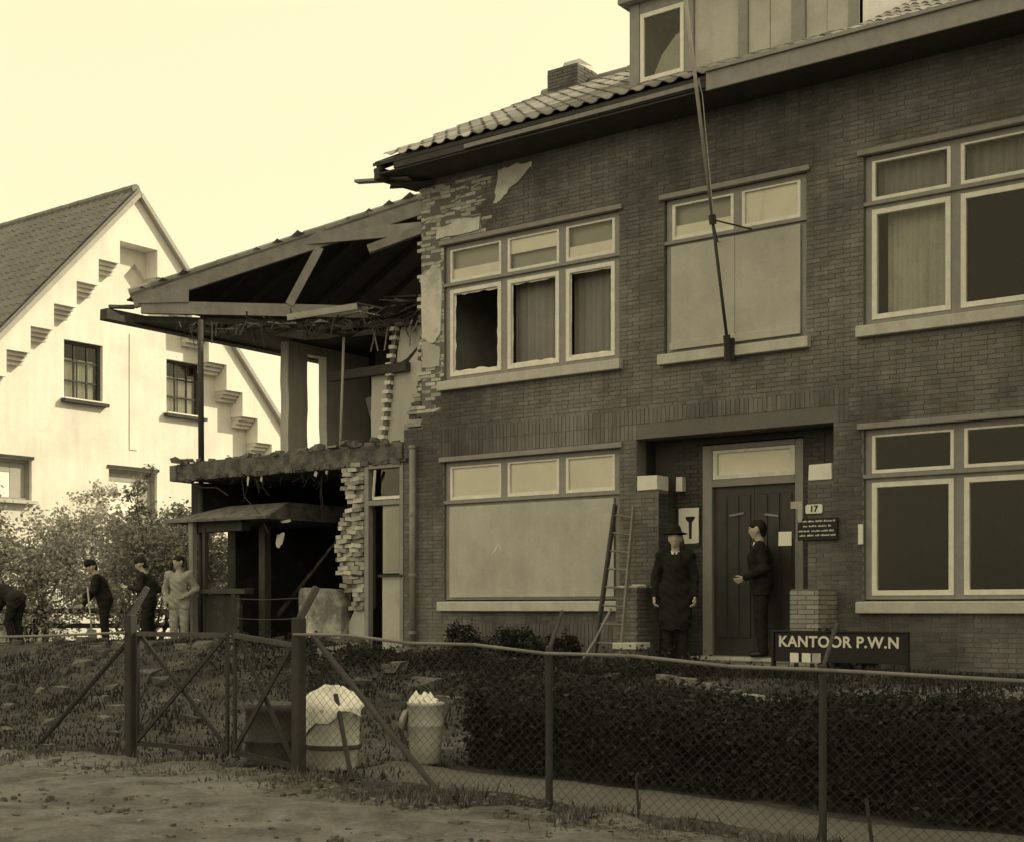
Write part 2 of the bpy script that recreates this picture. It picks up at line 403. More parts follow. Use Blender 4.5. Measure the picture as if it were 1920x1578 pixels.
def window(house, x0, x1, z0, z1, tr, mulls, lower, upper, y=.05, label=None):
    fr = .09; mw = .12
    cols = []
    e = [x0+fr] + sum([[m-mw/2, m+mw/2] for m in mulls], []) + [x1-fr]
    for i in range(0, len(e), 2): cols.append((e[i], e[i+1]))
    t0, t1 = tr-.055, tr+.055
    holes = [rect(a, b, z0+.05, t0) for a, b in cols] + [rect(a, b, t1, z1-.07) for a, b in cols]
    W = part('window', MB().prism(rect(x0, x1, z0, z1), holes, FXZ, y, y+.11), M_FRAME, house, bevel=.006, label=label)
    part('transom_drip', MB().box(x0-.02, x1+.02, y-.045, y-.002, tr-.005, tr+.045), M_FRAME, W, bevel=.005)
    part('sill', MB().quadbox([(x0-.07,-.10,z0-.17),(x1+.07,-.10,z0-.17),(x1+.07,.30,z0-.17),(x0-.07,.30,z0-.17),
                               (x0-.07,-.10,z0-.03),(x1+.07,-.10,z0-.03),(x1+.07,.30,z0-.002),(x0-.07,.30,z0-.002)]), M_STONE, W, bevel=.008)
    part('lintel', MB().box(x0-.07, x1+.07, -.05, .04, z1+.003, z1+.075), M_FRAME, W, bevel=.006)
    for (a, b), (lo, up) in zip(cols, zip(lower, upper)):
        if lo == 'board': pass
        else:
            s = .065; ins = rect(a+s, b-s, z0+.05+s, t0-s)
            part('sash', MB().prism(rect(a, b, z0+.05, t0), [ins], FXZ, y-.012, y+.06), M_SASH, W, bevel=.004)
            if 'broken' in lo:
                part('glass_shards', MB().prism(ins, [jag(a+s+.008, b-s-.008, z0+.06+s, t0-s-.008, .035 if 'ragged' in lo else .02)], FXZ, y+.022, y+.026), M_SASH, W)
            else:
                part('pane', MB().box(a+s-.01, b-s+.01, y+.02, y+.025, z0+.04+s, t0-s+.01), M_GLASS, W)
            if 'grey' in lo: part('curtain', wavy(MB(), a-.02, b+.02, y+.24, z0, t0+.05), M_CURTAIN, W, fix=False, smooth=True)
            if 'net' in lo: part('curtain', wavy(MB(), a+.12, b+.02, y+.22, z0, t0+.05), M_CURTAINLIGHT, W, fix=False, smooth=True)
            if 'half' in lo: part('curtain', wavy(MB(), a-.02, b+.02, y+.26, z0+.0, t0-.1), M_CURTAIN, W, fix=False, smooth=True)
        s = .045
        part('toplight_sash', MB().prism(rect(a, b, t1, z1-.07), [rect(a+s, b-s, t1+s, z1-.07-s*.6)], FXZ, y-.008, y+.05), M_SASH if up != 'plain' else M_FRAME, W, bevel=.004)
        part('pane', MB().box(a+s-.01, b-s+.01, y+.018, y+.023, t1+s-.01, z1-.07-s*.6+.01), M_GLASS, W)
        zt = z1-.08
        if up == 'pale': part('blind', MB().box(a+.005, b-.005, y+.030, y+.040, t1+.005, zt-.005), M_BLIND, W)
        elif up == 'lowpale':
            zm = t1+(zt-t1)*.42
            part('blind', MB().box(a+.01, b-.01, y+.030, y+.036, t1+.005, zm), M_BLIND, W)
            part('blind', MB().box(a+.01, b-.01, y+.10, y+.11, zm-.02, zt), M_BLINDGREY, W)
        elif up == 'highpale':
            zm = t1+(zt-t1)*.55
            part('blind', MB().box(a+.01, b-.01, y+.030, y+.036, zm, zt-.005), M_BLIND, W)
            part('blind', MB().box(a+.01, b-.01, y+.10, y+.11, t1, zm+.02), M_BLINDGREY, W)
        elif up == 'grey': part('blind', wavy(MB(), a, b, y+.2, t1, zt), M_CURTAIN, W, fix=False)
    return W

# ------------------------------------------------------------------ brick house
HX0, HX1 = -14.06, -1.2        # upper wall ends; the ground storey starts at -14.42
RIDGE_Y, RIDGE_Z, EAVE_Y, EAVE_Z = 3.8, 9.93, -.75, 7.56
house = thing('brick_house', 'dark two-storey brick house with boarded windows, dormer and tiled roof', 'house', (-8.5, 0, 0))
OPEN = [(-13.6,-10.4,4.10,6.34), (-9.67,-7.57,4.08,6.34), (-6.8,-3.4,4.12,6.38), (-13.6,-10.4,.72,3.0), (-6.8,-3.4,.70,2.98),
        (-10.12,-7.2,2.38,3.1), (-9.76,-7.55,-.3,3.1)]
outer = [(-14.42,-.35),(-9.76,-.35),(-9.76,2.38),(-10.12,2.38),(-10.12,3.1),(-7.2,3.1),(-7.2,2.38),(-7.55,2.38),(-7.55,-.35),(HX1,-.35),(HX1,7.46),(HX0,7.46),(HX0,3.58),(-14.42,3.58)]
holes = [rect(a,b,c,d) for a,b,c,d in OPEN[:5]]
wall = part('wall', MB().prism(outer, holes, FXZ, .0075, .26), M_MORTAR, house)
# region whose facing bricks fell away: rougher paler inner masonry shows
def spall(x, z):
    e = -12.86 + .10*math.sin(z*9) + .08*math.sin(z*23)
    if z > 6.42: return x < e and z < 7.25
    if z > 4.42: return x < -13.55 + .04*math.sin(z*17)
    return x < -13.72 + .18*(z-3.9) + .08*math.sin(z*19) and z > 3.75
bricks = []        # (x0,x1,y0,z0,z1,pale)
CH = .0585
SOLD = [(-13.7,-7.0,3.09,3.52), (-13.5,-10.5,.10,.53)]
def blocked(z0, z1):
    iv = [(a,b) for a,b,c,d in OPEN if z1 > c+.004 and z0 < d-.004]
    return sorted(iv)
def cut(x0, x1, iv):
    segs = [(x0, x1)]
    for a, b in iv:
        n = []
        for s, e in segs:
            if b <= s or a >= e: n.append((s, e)); continue
            if a > s: n.append((s, a-.004))
            if b < e: n.append((b+.004, e))
        segs = n
    return [s for s in segs if s[1]-s[0] > .03]
z = -.30; row = 0
while z < 7.44:
    iv = blocked(z, z+CH)
    sol = [(a,b) for a,b,c,d in SOLD if z+CH*.5 > c and z+CH*.5 < d]
    lx = -14.42 if z < 3.55 else HX0
    x = lx - (.11 if row % 2 else 0)
    first = True
    while x < HX1:
        L_ = .19 if not (row % 4 == 3 and rnd.random() < .5) else .09
        x0, x1 = max(x, lx), x+L_
        if first and z > 3.55:
            x0 += rnd.choice([-.05, 0, .03, .02, -.09, 0])
        first = False
        if x1 - x0 > .03 and x1 < HX1+.05:
            for s, e in cut(x0, x1, iv + sol):
                pale = spall((s+e)/2, z)
                yy = rnd.uniform(-.003, .004) + (rnd.uniform(.0, .012) if pale else 0)
                bricks.append((s, e, yy, z+.0042+rnd.uniform(-.001,.001), z+CH-.0042+rnd.uniform(-.001,.001), pale))
        x += L_+.010
    z += CH; row += 1
for a, b, c, d in SOLD:
    nrow = max(1, round((d-c)/.215)); h = (d-c)/nrow
    for k in range(nrow):
        x = max(a, -14.02)
        while x < b:
            iv = blocked(c+k*h, c+(k+1)*h)
            for s, e in cut(x, x+.055, iv):
                bricks.append((s, e, rnd.uniform(-.004, .004), c+k*h+.006, c+(k+1)*h-.006, False))
            x += .0665
# the 300 that show largest are objects of their own, the others one part
bricks.sort(key=lambda b: -(b[0] if b[0] < -5.0 and b[3] > .45 and b[3] < 6.9 else -99))
BM = {}
def brick_obj(x0, x1, y0, z0, z1, m, parent, y1=.07, name='brick', ry=0):
    key = (round(x1-x0, 2), round(z1-z0, 3), round(y1-y0, 2), m.name)
    if key not in BM:
        me = bpy.data.meshes.new(name); wv, h, d = key[0]/2, key[1]/2, key[2]
        b = MB(); c = .004
        b.prism([(-wv+c,-h),(wv-c,-h),(wv,-h+c),(wv,h-c),(wv-c,h),(-wv+c,h),(-wv,h-c),(-wv,-h+c)], (), FXZ, 0, d)
        me.from_pydata(b.v, [], b.f); fixn(me); me.materials.append(m); BM[key] = me
    o = link(name, BM[key], parent)
    o.location = Vector(((x0+x1)/2, y0, (z0+z1)/2)) - BASE[parent.name]
    if ry: o.rotation_euler = (rnd.uniform(-ry, ry)*.5, rnd.uniform(-ry, ry), rnd.uniform(-ry, ry))
    return o
for b in bricks[:300]: brick_obj(b[0], b[1], b[2], b[3], b[4], M_BRICK, wall)
for pale, m in ((False, M_BRICK), (True, M_BRICKPALE)):
    mb = MB()
    for b in bricks[300:]:
        if b[5] == pale: mb.jbox(b[0], b[1], b[2], .07, b[3], b[4], .0045 if pale else .0018)
    part('facing_bricks' if not pale else 'spalled_bricks', mb, m, wall, kind='stuff')
# plaster remnants on the wall
def blob(pts, amp=.02, sub=4):
    P = []
    for i in range(len(pts)):
        a, b = pts[i], pts[(i+1)%len(pts)]
        for k in range(sub):
            t = k/sub; P.append((a[0]+(b[0]-a[0])*t+rnd.uniform(-amp,amp), a[1]+(b[1]-a[1])*t+rnd.uniform(-amp,amp)))
    return P
part('plaster_patch', MB().prism(blob([(-12.62,6.80),(-12.50,6.82),(-12.32,6.97),(-12.1,7.1),(-11.9,7.24),(-11.9,7.3),(-12.3,7.32),(-12.52,7.27),(-12.56,7.05)]), (), FXZ, -.022, .01), M_PLASTER, wall, label='bright triangular plaster remnant under the eave')
part('plaster_patch', MB().prism(blob([(-14.04,4.95),(-13.82,4.86),(-13.64,5.0),(-13.63,5.95),(-13.8,6.08),(-14.04,5.9)]), (), FXZ, -.02, .01), M_PLASTER, wall, label='pale plaster strip beside the broken upper window')
part('plaster_patch', MB().prism(blob([(-13.75,6.46),(-12.9,6.46),(-12.88,6.66),(-13.3,6.68),(-13.72,6.6)], .012), (), FXZ, -.018, .01), M_PLASTER, wall)
part('plaster_patch', MB().prism(blob([(-14.03,4.5),(-13.7,4.48),(-13.66,4.8),(-14.02,4.88)], .015), (), FXZ, -.016, .01), M_BRICKPALE, wall)

# end walls, back wall and floors keep the rooms dark
part('end_wall', MB().prism([(.265,-.2),(7.9,-.2),(7.9,7.4),(RIDGE_Y,9.75),(.265,7.7)], (), FYZ, HX0+.01, HX0+.24), M_BRICKPALE, house)
part('end_wall', MB().prism([(.265,-.2),(7.9,-.2),(7.9,7.4),(RIDGE_Y,9.75),(.265,7.7)], (), FYZ, HX1-.24, HX1), M_BRICK, house)
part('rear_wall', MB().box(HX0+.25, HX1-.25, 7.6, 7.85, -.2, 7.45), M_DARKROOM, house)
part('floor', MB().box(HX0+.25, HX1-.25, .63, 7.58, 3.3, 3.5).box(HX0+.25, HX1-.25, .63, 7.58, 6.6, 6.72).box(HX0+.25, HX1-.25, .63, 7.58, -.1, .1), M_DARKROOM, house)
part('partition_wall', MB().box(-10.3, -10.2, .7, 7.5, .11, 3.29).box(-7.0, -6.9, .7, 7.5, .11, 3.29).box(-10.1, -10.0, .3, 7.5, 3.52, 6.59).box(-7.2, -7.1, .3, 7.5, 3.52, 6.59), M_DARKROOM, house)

window(house, -13.6, -10.41, 4.26, 6.33, 5.70, [-12.46,-11.40], ['broken ragged','broken grey','broken half grey'], ['lowpale','highpale','lowpale'], label='upper window with three broken lower lights beside the torn wall edge')
W2 = window(house, -9.66, -7.58, 4.24, 6.33, 5.72, [-8.57], ['board','board'], ['lowpale','pale'], label='upper window boarded below, behind the flagpole')
window(house, -6.8, -3.4, 4.28, 6.37, 5.75, [-5.66,-4.53], ['net','plain','net'], ['grey','grey','grey'], label='upper window with a pale net curtain at the shaded end')
W4 = window(house, -13.6, -10.41, .88, 3.0, 2.36, [-12.46,-11.40], ['board']*3, ['pale']*3, label='ground-floor window closed by one large board')
window(house, -6.8, -3.4, .86, 2.97, 2.37, [-5.62,-4.49], ['plain']*3, ['plain2','plain2','plain2'], label='dark ground-floor window behind the office sign')
part('board_sheet', MB().box(-9.57, -8.60, .012, .038, 4.30, 5.68), M_BOARD, W2, bevel=.003)
part('board_sheet', MB().box(-8.596, -7.66, .014, .040, 4.30, 5.68), M_BOARD, W2, bevel=.003)
part('board_batten', MB().box(-9.58, -7.65, -.012, .010, 4.27, 4.37), M_BOARD, W2, bevel=.003)
part('board_sheet', MB().box(-13.5, -10.5, .012, .038, .92, 2.31), M_BOARD, W4, bevel=.003)
part('board_stain', MB().prism(blob([(-12.7,1.55),(-12.66,1.55),(-12.56,1.68),(-12.46,1.56),(-12.42,1.6),(-12.55,1.74)], .01, 2), (), FXZ, .009, .0115), M_PLASTER, W4)

M_PORCH = mat('shade-darkened porch brick', .06, rough=.6, var=.3, scale=3, bump=.2, island=.25, spec=.3)  # shade of the recess put into a darker brick colour
# porch recess, door, steps
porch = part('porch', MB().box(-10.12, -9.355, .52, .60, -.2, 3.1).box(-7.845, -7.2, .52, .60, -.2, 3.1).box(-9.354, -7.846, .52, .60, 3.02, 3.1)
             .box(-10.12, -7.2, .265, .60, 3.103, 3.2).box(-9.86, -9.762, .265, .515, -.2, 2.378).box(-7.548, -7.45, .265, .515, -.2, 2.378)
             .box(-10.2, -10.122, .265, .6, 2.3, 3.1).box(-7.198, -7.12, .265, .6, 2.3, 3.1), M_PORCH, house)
mb = MB()
zz = 0; k = 0
while zz < 3.02:
    for xa, xb in ((-9.762, -9.36), (-7.84, -7.55)):
        x = xa - (.1 if k % 2 else 0)
        while x < xb:
            s, e = max(x, xa), min(x+.21, xb)
            if e-s > .03: mb.jbox(s, e, .508+rnd.uniform(-.003,.003), .53, zz+.005, zz+CH-.005, .0015)
            x += .221
    y = .01
    while y < .5 and zz < 2.33:
        mb.jbox(-9.77, -9.758, y, min(y+.21, .5), zz+.005, zz+CH-.005, .001); y += .221
    zz += CH; k += 1
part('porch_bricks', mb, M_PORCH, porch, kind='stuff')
for xa, xb in ((-10.10, -9.775), (-7.535, -7.22)):
    part('white_stone_block', MB().jbox(xa, xb, -.012, .30, 2.385, 2.585, .004), M_WHITESTONE, porch, bevel=.006)
part('white_stone_block', MB().jbox(-9.72, -9.62, .40, .51, 2.385, 2.585, .003), M_WHITESTONE, porch, bevel=.004)
door = part('door', MB().box(-9.20, -8.59, .56, .60, .1, 2.42).box(-8.585, -7.97, .56, .60, .1, 2.42), M_DOOR, house, label='dark double entrance door')
for xa in (-9.15, -8.54):
    for i in range(3):
        part('door_panel', MB().box(xa+i*.18, xa+i*.18+.15, .545, .558, .35, 2.3), M_DOOR, door, bevel=.006)
for xa, xb, sl in ((-8.95, -8.73, .03), (-8.42, -8.22, -.03)):
    part('door_handle', MB().beam((xa, .535, 2.02), (xb, .535, 2.02+sl), .015, .03), M_ZINC, door)
df = part('door_frame', MB().box(-9.355,-9.205,.50,.615,.05,3.0).box(-7.965,-7.845,.50,.615,.05,3.0).box(-9.205,-7.965,.50,.615,2.42,2.52).box(-9.205,-7.965,.50,.615,2.93,3.0), M_FRAME, house, bevel=.006)
part('transom_sash', MB().prism(rect(-9.2,-7.97,2.525,2.925), [rect(-9.13,-8.04,2.58,2.88)], FXZ, .51, .58), M_SASH, df, bevel=.004)
part('pane', MB().box(-9.14,-8.03,.535,.54,2.57,2.89), M_GLASS, df)
part('blind', MB().box(-9.15,-8.02,.545,.555,2.55,2.91), M_BLIND, df)
part('doorstep', MB().jbox(-9.75, -7.56, -.55, .615, -.2, .045, .004), M_CONCRETE, house, bevel=.012)
part('doorstep', MB().jbox(-9.35, -7.85, .1, .615, .046, .10, .003), M_STONE, house, bevel=.012)
part('doorstep', MB().jbox(-9.6, -7.4, -1.0, -.556, -.3, -.04, .004), M_CONCRETE, house, bevel=.012)
def brick_block(name, x0, x1, y0, y1, z0, z1, m, cap=None):
    p = part(name, MB().box(x0+.008, x1-.008, y0+.008, y1-.008, z0, z1), M_MORTAR, house)
    zz = z0+.002; k = 0
    while zz+CH <= z1+.001:
        x = x0 - (.11 if k % 2 else 0)
        while x < x1-.02:
            s, e = max(x, x0), min(x+.21, x1)
            if e-s > .03: brick_obj(s, e, y0+rnd.uniform(-.002,.003), zz+.005, zz+CH-.005, m, p, y1=y0+.06)
            x += .221
        zz += CH; k += 1
    mb = MB(); zz = z0+.002; k = 0
    while zz+CH <= z1+.001:
        y = y0+.062 - (.05 if k % 2 else 0)
        while y < y1-.03:
            s, e = max(y, y0+.062), min(y+.21, y1)
            if e-s > .03: mb.jbox(x1-.03, x1+.002, s, e, zz+.005, zz+CH-.005, .0015)
            y += .221
        zz += CH; k += 1
    part('side_bricks', mb, m, p, kind='stuff')
    if cap: part('cap_stone', MB().jbox(x0-.02, x1+.02, y0-.02, y1, z1+.002, z1+cap, .003), M_STONE, p, bevel=.008)
    return p
brick_block('porch_cheek_wall', -10.1, -9.764, -.56, -.012, -.2, 1.03, M_BRICK)
brick_block('porch_cheek_wall', -7.53, -7.15, -.56, -.012, -.2, .99, mat('pale cheek brick', .31, var=.3, scale=3, bump=.3, island=.18))  # paler brick than the opposite cheek wall
brick_block('pedestal', -9.84, -9.51, -1.0, -.66, -.3, .21, M_BRICK, cap=.09)
part('cap_rubble', MB().jbox(-10.1, -9.8, -.5, -.2, 1.035, 1.06, .012).jbox(-10.0, -9.78, -.3, -.1, 1.035, 1.075, .012), M_STONE, house)

# things fixed beside the door
nb = part('notice_board', MB().box(-9.74, -9.39, .482, .50, 1.62, 2.16), M_WOODDARK, house, label='notice frame with torn pale paper left of the door')
part('paper', MB().prism(blob([(-9.72,2.15),(-9.72,1.86),(-9.66,1.8),(-9.62,1.66),(-9.4,1.66),(-9.4,2.15)], .006, 3), (), FXZ, .474, .480), M_PAPER, nb)
part('paper_print', MB().prism([(-9.60,2.03),(-9.60,1.99),(-9.555,1.95),(-9.55,1.72),(-9.51,1.72),(-9.505,1.95),(-9.46,2.0),(-9.46,2.03)], (), FXZ, .470, .4735), M_SIGN, nb)
pl = part('text_plaque', MB().box(-7.67, -7.13, -.045, -.012, 1.62, 1.90), M_SIGN, house, bevel=.004, label='dark plaque with four lines of white writing')
for i, zz in enumerate((1.862, 1.80, 1.738, 1.682)):
    x = -7.66 + (.07 if i == 1 else .02 if i == 3 else .005); mb = MB()
    lim = -7.2 if i == 1 else -7.145
    while x < lim-.03:
        wl = rnd.uniform(.04, .12); e = min(x+wl, lim); q = x
        while q < e-.006:
            h = rnd.choice([.010, .014, .018]); mb.box(q, q+rnd.uniform(.007, .013), -.05, -.046, zz-.012, zz-.012+h+.004); q += .0145
        x = e+.018
    part('writing', mb, M_LETTER, pl, kind='stuff')
nm = part('number_plate', MB().prism([(-7.56,1.96),(-7.35,1.96),(-7.34,1.98),(-7.34,2.06),(-7.36,2.075),(-7.55,2.075),(-7.57,2.055),(-7.57,1.98)], (), FXZ, -.025, -.008), M_PAPER, house, label='small white house number plate')
text_mesh('17', .11, M_SIGN, nm, (-7.455, -.028, 2.017), name='number')
part('paper_notice', MB().jbox(-7.93, -7.75, -.06, -.055, 1.56, 1.74, .003), M_PAPER, house, label='small white paper notice beside the door')
part('notice_bracket', MB().box(-7.76, -7.71, -.05, -.02, 1.66, 2.08), M_WOODDARK, house)
part('paper_notice', MB().prism([(-7.76,2.12),(-7.60,2.12),(-7.60,1.86),(-7.66,1.86),(-7.66,2.03),(-7.76,2.03)], (), FXZ, -.058, -.052), M_PAPERGREY, house, label='greyed torn paper hooked beside the plaque')
part('thermometer', MB().box(-6.86, -6.80, -.03, -.006, 1.55, 1.8), M_PAPER, house)
# drainpipe
dp = part('drainpipe', MB().tube((-14.16,-.09,3.3), (-14.16,-.09,.15), .05, 10), M_ZINC, house, smooth=True)
for zz in (3.25, 2.2, 1.25, .35): part('pipe_clip', MB().tube((-14.16,-.09,zz), (-14.16,-.09,zz+.05), .062, 10), M_ZINC, dp)

# roof
def tile_mb(L_=.40, T=.013):
    prof = [(0,.032),(.035,.046),(.075,.034),(.115,.006),(.165,0),(.215,.010),(.252,.034)]
    b = MB(); n = len(prof)
    for (x, h) in prof: b.v.append((x, 0, h+.018))
    for (x, h) in prof: b.v.append((x, L_, h))
    for (x, h) in prof: b.v.append((x, 0, h+.018-T))
    for i in range(n-1): b.f.append((i, i+1, n+i+1, n+i)); b.f.append((i+1, i, 2*n+i, 2*n+i+1))
    return b
def roof_tiles(parent, origin, udir, vdir, cols, rows, m, nobj, score, keep=lambda c, r: True, name='roof_tile', ex=.335, wd=.245):
    u = Vector(udir).normalized(); v = Vector(vdir).normalized(); n = u.cross(v).normalized()
    T = tile_mb(); me = bpy.data.meshes.new(name); me.from_pydata(T.v, [], T.f); me.materials.append(m)
    allt = []
    for c in range(cols):
        for r in range(rows):
            if keep(c, r):
                p = Vector(origin) + u*(c*wd) + v*(r*ex) + n*rnd.uniform(-.004, .006)
                a = rnd.uniform(-.012, .012)
                allt.append((score(c, r), c, r, p, a))
    allt.sort(key=lambda t: t[0])
    V = []; F = []
    for i, (_, c, r, p, a) in enumerate(allt):
        M = Matrix((u, v, n)).transposed() @ Matrix.Rotation(a, 3, 'Z')
        if i < nobj:
            o = link(name, me, parent); o.location = p-BASE[parent.name]; o.rotation_mode = 'QUATERNION'; o.rotation_quaternion = M.to_quaternion()
        else:
            k = len(V); V += [tuple(p + M @ Vector(q)) for q in T.v]; F += [tuple(k+j for j in f) for f in T.f]
    if V:
        mb = MB(); mb.v = V; mb.f = F; part('tile_field', mb, m, parent, kind='stuff', fix=False)
sl = Vector((0, RIDGE_Y-EAVE_Y, RIDGE_Z-EAVE_Z)); sl_len = sl.length; sl.normalize(); nn = Vector((0, -sl.z, sl.y))
RX0 = -14.42
def slope_slab(x0, x1, y0, z0, y1, z1, t):
    return MB().quadbox([(x0,y0,z0-t),(x1,y0,z0-t),(x1,y1,z1-t),(x0,y1,z1-t),(x0,y0,z0),(x1,y0,z0),(x1,y1,z1),(x0,y1,z1)])
roof = part('roof', slope_slab(RX0, HX1+.4, EAVE_Y+.03, EAVE_Z+.02, RIDGE_Y, RIDGE_Z, .05), M_WOODDARK, house)
part('rear_slope', slope_slab(RX0, HX1+.4, RIDGE_Y+.003, RIDGE_Z, 8.4, EAVE_Z, .08), M_TILE, roof)
ncol = int((HX1+.4-RX0)/.245)
def keep_main(c, r):
    x = RX0+c*.245; y = EAVE_Y + r*.335*sl.y
    if -10.5 < x < -6.95 and y > .0: return False
    return not (c == 0 and r in (3, 4, 9)) and not (c <= 1 and r == 0)
roof_tiles(roof, (RX0, EAVE_Y, EAVE_Z+.03), (1,0,0), sl, ncol, int(sl_len/.335), M_TILE, 300,
           lambda c, r: (0 if RX0+c*.245 < -4.9 else 50) + r*.35 - c*.02, keep_main)
mb = MB()
for i in range(int((HX1+.4-RX0)/.36)):
    x = RX0+i*.36
    mb.tube((x, RIDGE_Y, RIDGE_Z+.02+rnd.uniform(0,.01)), (x+.38, RIDGE_Y, RIDGE_Z+.035), .12, 10, .105)
part('ridge_tiles', mb, M_TILE, roof, kind='stuff')
# eaves: soffit, thin board at the torn end, deep fascia on the rest
part('soffit', MB().jbox(-14.40, HX1+.4, -.69, -.03, 7.40, 7.43, .004), M_WOODDARK, roof)
mb = MB(); x = RX0
while x < HX1+.3:
    mb.box(x, x+.07, -.70, .25, 7.435, 7.50); x += .6
part('rafter_feet', mb, M_WOODDARK, roof, kind='stuff')
part('eave_board', MB().beam((-12.6,-.73,7.47), (-8.72,-.73,7.49), .025, .06), M_WOOD, roof, label='thin grey board left along the torn eave')
part('eave_filler', MB().jbox(-14.0, -8.62, -.71, -.69, 7.43, 7.60, .006), M_WOODDARK, roof)  # dark board added to close the bright gap along the eave
part('fascia', MB().jbox(-8.60, HX1+.4, -.765, -.735, 7.37, 7.64, .004), M_FRAME, roof, bevel=.004, label='deep grey fascia board')
part('fascia_lip', MB().box(-8.60, HX1+.4, -.80, -.768, 7.60, 7.65), M_FRAME, roof, bevel=.003)
part('verge_beam', MB().beam((-14.36,-.70,7.42), (-14.30,.25,7.44), .12, .17, j=.012), M_WOODDARK, roof)
part('verge_beam', MB().beam((-14.32,-.70,7.53), (-14.05,RIDGE_Y-.2,9.72), .1, .14, j=.008), M_WOODDARK, roof)
part('loose_plank', MB().beam((-14.92,-.55,7.43), (-14.0,-.35,7.36), .14, .035, j=.006), M_WOOD, roof, label='plank sticking out past the torn eave')
part('loose_plank', MB().beam((-14.30,-.45,7.28), (-13.75,.1,7.35), .16, .05, j=.015), M_WOODDARK, roof)
# chimney
ch = part('chimney', MB().box(-14.02, -13.40, 3.35, 3.95, 9.2, 10.18), M_MORTAR, roof)
mb = MB(); zz = 9.3; k = 0
while zz < 10.16:
    for face in range(2):
        q = 0 - (.11 if k % 2 else 0); Lw = .62 if face == 0 else .6
        while q < Lw-.02:
            s, e = max(q, 0), min(q+.21, Lw)
            if e-s > .03:
                if face == 0: mb.jbox(-14.02+s, -14.02+e, 3.338, 3.36, zz+.005, zz+CH-.005, .003)
                else: mb.jbox(-13.41, -13.388, 3.35+s, 3.35+e, zz+.005, zz+CH-.005, .003)
            q += .221
    zz += CH; k += 1
part('chimney_bricks', mb, M_BRICK, ch, kind='stuff')
part('chimney_cap', MB().jbox(-13.72, -13.42, 3.4, 3.9, 10.185, 10.30, .03), M_BRICKPALE, ch)
# dormer
DY = .12
dm = part('dormer', MB().box(-10.30,-10.20,DY,3.6,8.02,9.2).box(-7.0,-6.90,DY,2.9,8.02,9.2).box(-10.19,-7.01,1.2,1.25,8.1,9.2), M_FRAME, roof, label='flat-topped dormer with one dark window and boarded lights')
part('dormer_roof', MB().box(-10.42,-6.80,DY-.14,3.7,9.205,9.55), M_FRAME, dm, bevel=.008)
part('dormer_sill', MB().box(-10.33,-6.88,DY-.08,DY+.12,7.95,8.06), M_FRAME, dm, bevel=.006)
for xa, xb in ((-10.30,-10.14),(-9.42,-9.28),(-8.60,-8.46),(-7.83,-7.64),(-7.05,-6.9)):
    part('dormer_post', MB().box(xa, xb, DY-.012, DY+.10, 8.065, 9.2), M_FRAME, dm, bevel=.006)
part('dormer_head', MB().box(-10.135,-9.425,DY,DY+.1,9.05,9.2), M_FRAME, dm)
part('dormer_sash', MB().prism(rect(-10.13,-9.43,8.07,9.045), [rect(-10.07,-9.49,8.15,8.98)], FXZ, DY-.005, DY+.05), M_SASH, dm, bevel=.004)
part('pane', MB().box(-10.08,-9.48,DY+.02,DY+.025,8.14,8.99), M_GLASS, dm)
part('curtain', MB().prism([(-10.05,8.07),(-9.45,8.07),(-9.45,8.72),(-9.62,8.68),(-9.85,8.45)], (), FXZ, DY+.12, DY+.13), M_CURTAINLIGHT, dm)
for xa, xb in ((-9.275,-8.605),(-8.455,-8.15),(-8.14,-7.835),(-7.635,-7.35),(-7.345,-7.055)):
    part('dormer_board', MB().jbox(xa, xb, DY+.02+rnd.uniform(0,.012), DY+.05, 8.065, 9.2, .003), M_BOARD, dm, bevel=.003)

# ------------------------------------------------------------------ flagpole on the facade
fp = thing('flagpole', 'long thin flagpole leaning out from the boarded upper window', 'flagpole', (-8.61, -.1, 4.1))
P0 = Vector((-8.61,-.14,4.14)); PD = Vector((0.0,-1.13,4.25)).normalized()
part('pole', MB().tube(P0, P0+PD*1.95, .022, 8), M_WOODDARK, fp, smooth=True, label='dark lower pole')
part('pole', MB().tube(P0+PD*1.95, P0+PD*5.4, .022, 8, .030), M_WOODPALE, fp, smooth=True, label='pale upper pole')
part('socket', MB().tube(P0-PD*.12, P0+PD*.2, .05, 10).box(-8.68,-8.54,-.13,-.09,4.02,4.3), M_METALDARK, fp)
K = P0+PD*1.68
part('stay_bracket', MB().tube(K-PD*.06, K+PD*.06, .05, 10).path([K, (-8.85,.0,K.z-.12)], .014).path([K, (-8.35,.0,K.z-.04)], .012), M_METALDARK, fp)
part('halyard', MB().path([K+Vector((.03,-.02,0)), P0+PD*3.2+Vector((.07,0,0)), P0+PD*3.4+Vector((.06,-.03,0))], .006), M_WOODPALE, fp)

# ------------------------------------------------------------------ ruined wing
wing = thing('ruined_house', 'bombed-out house section with exposed roof truss and hanging floor slab', 'ruin', (-17.2, 1.5, 0))
def ragged(pts, amp, step=.25):
    P = []
    for i in range(len(pts)):
        a, b = Vector(pts[i]), Vector(pts[(i+1)%len(pts)]); n = max(1, int((b-a).length/step))
        for k in range(n):
            q = a+(b-a)*k/n; P.append((q.x+rnd.uniform(-amp,amp), q.y+rnd.uniform(-amp,amp)))
    return P
M_PLASTERDARK = mat('dark plaster', .055, var=.4, scale=2, fine=20, bump=.3, dark=1.9, dscale=2.5, dthr=.62)  # very dark plaster with lighter patches
M_CEILDARK = mat('dark ceiling board', .05, var=.4, scale=3, fine=30, bump=.3)
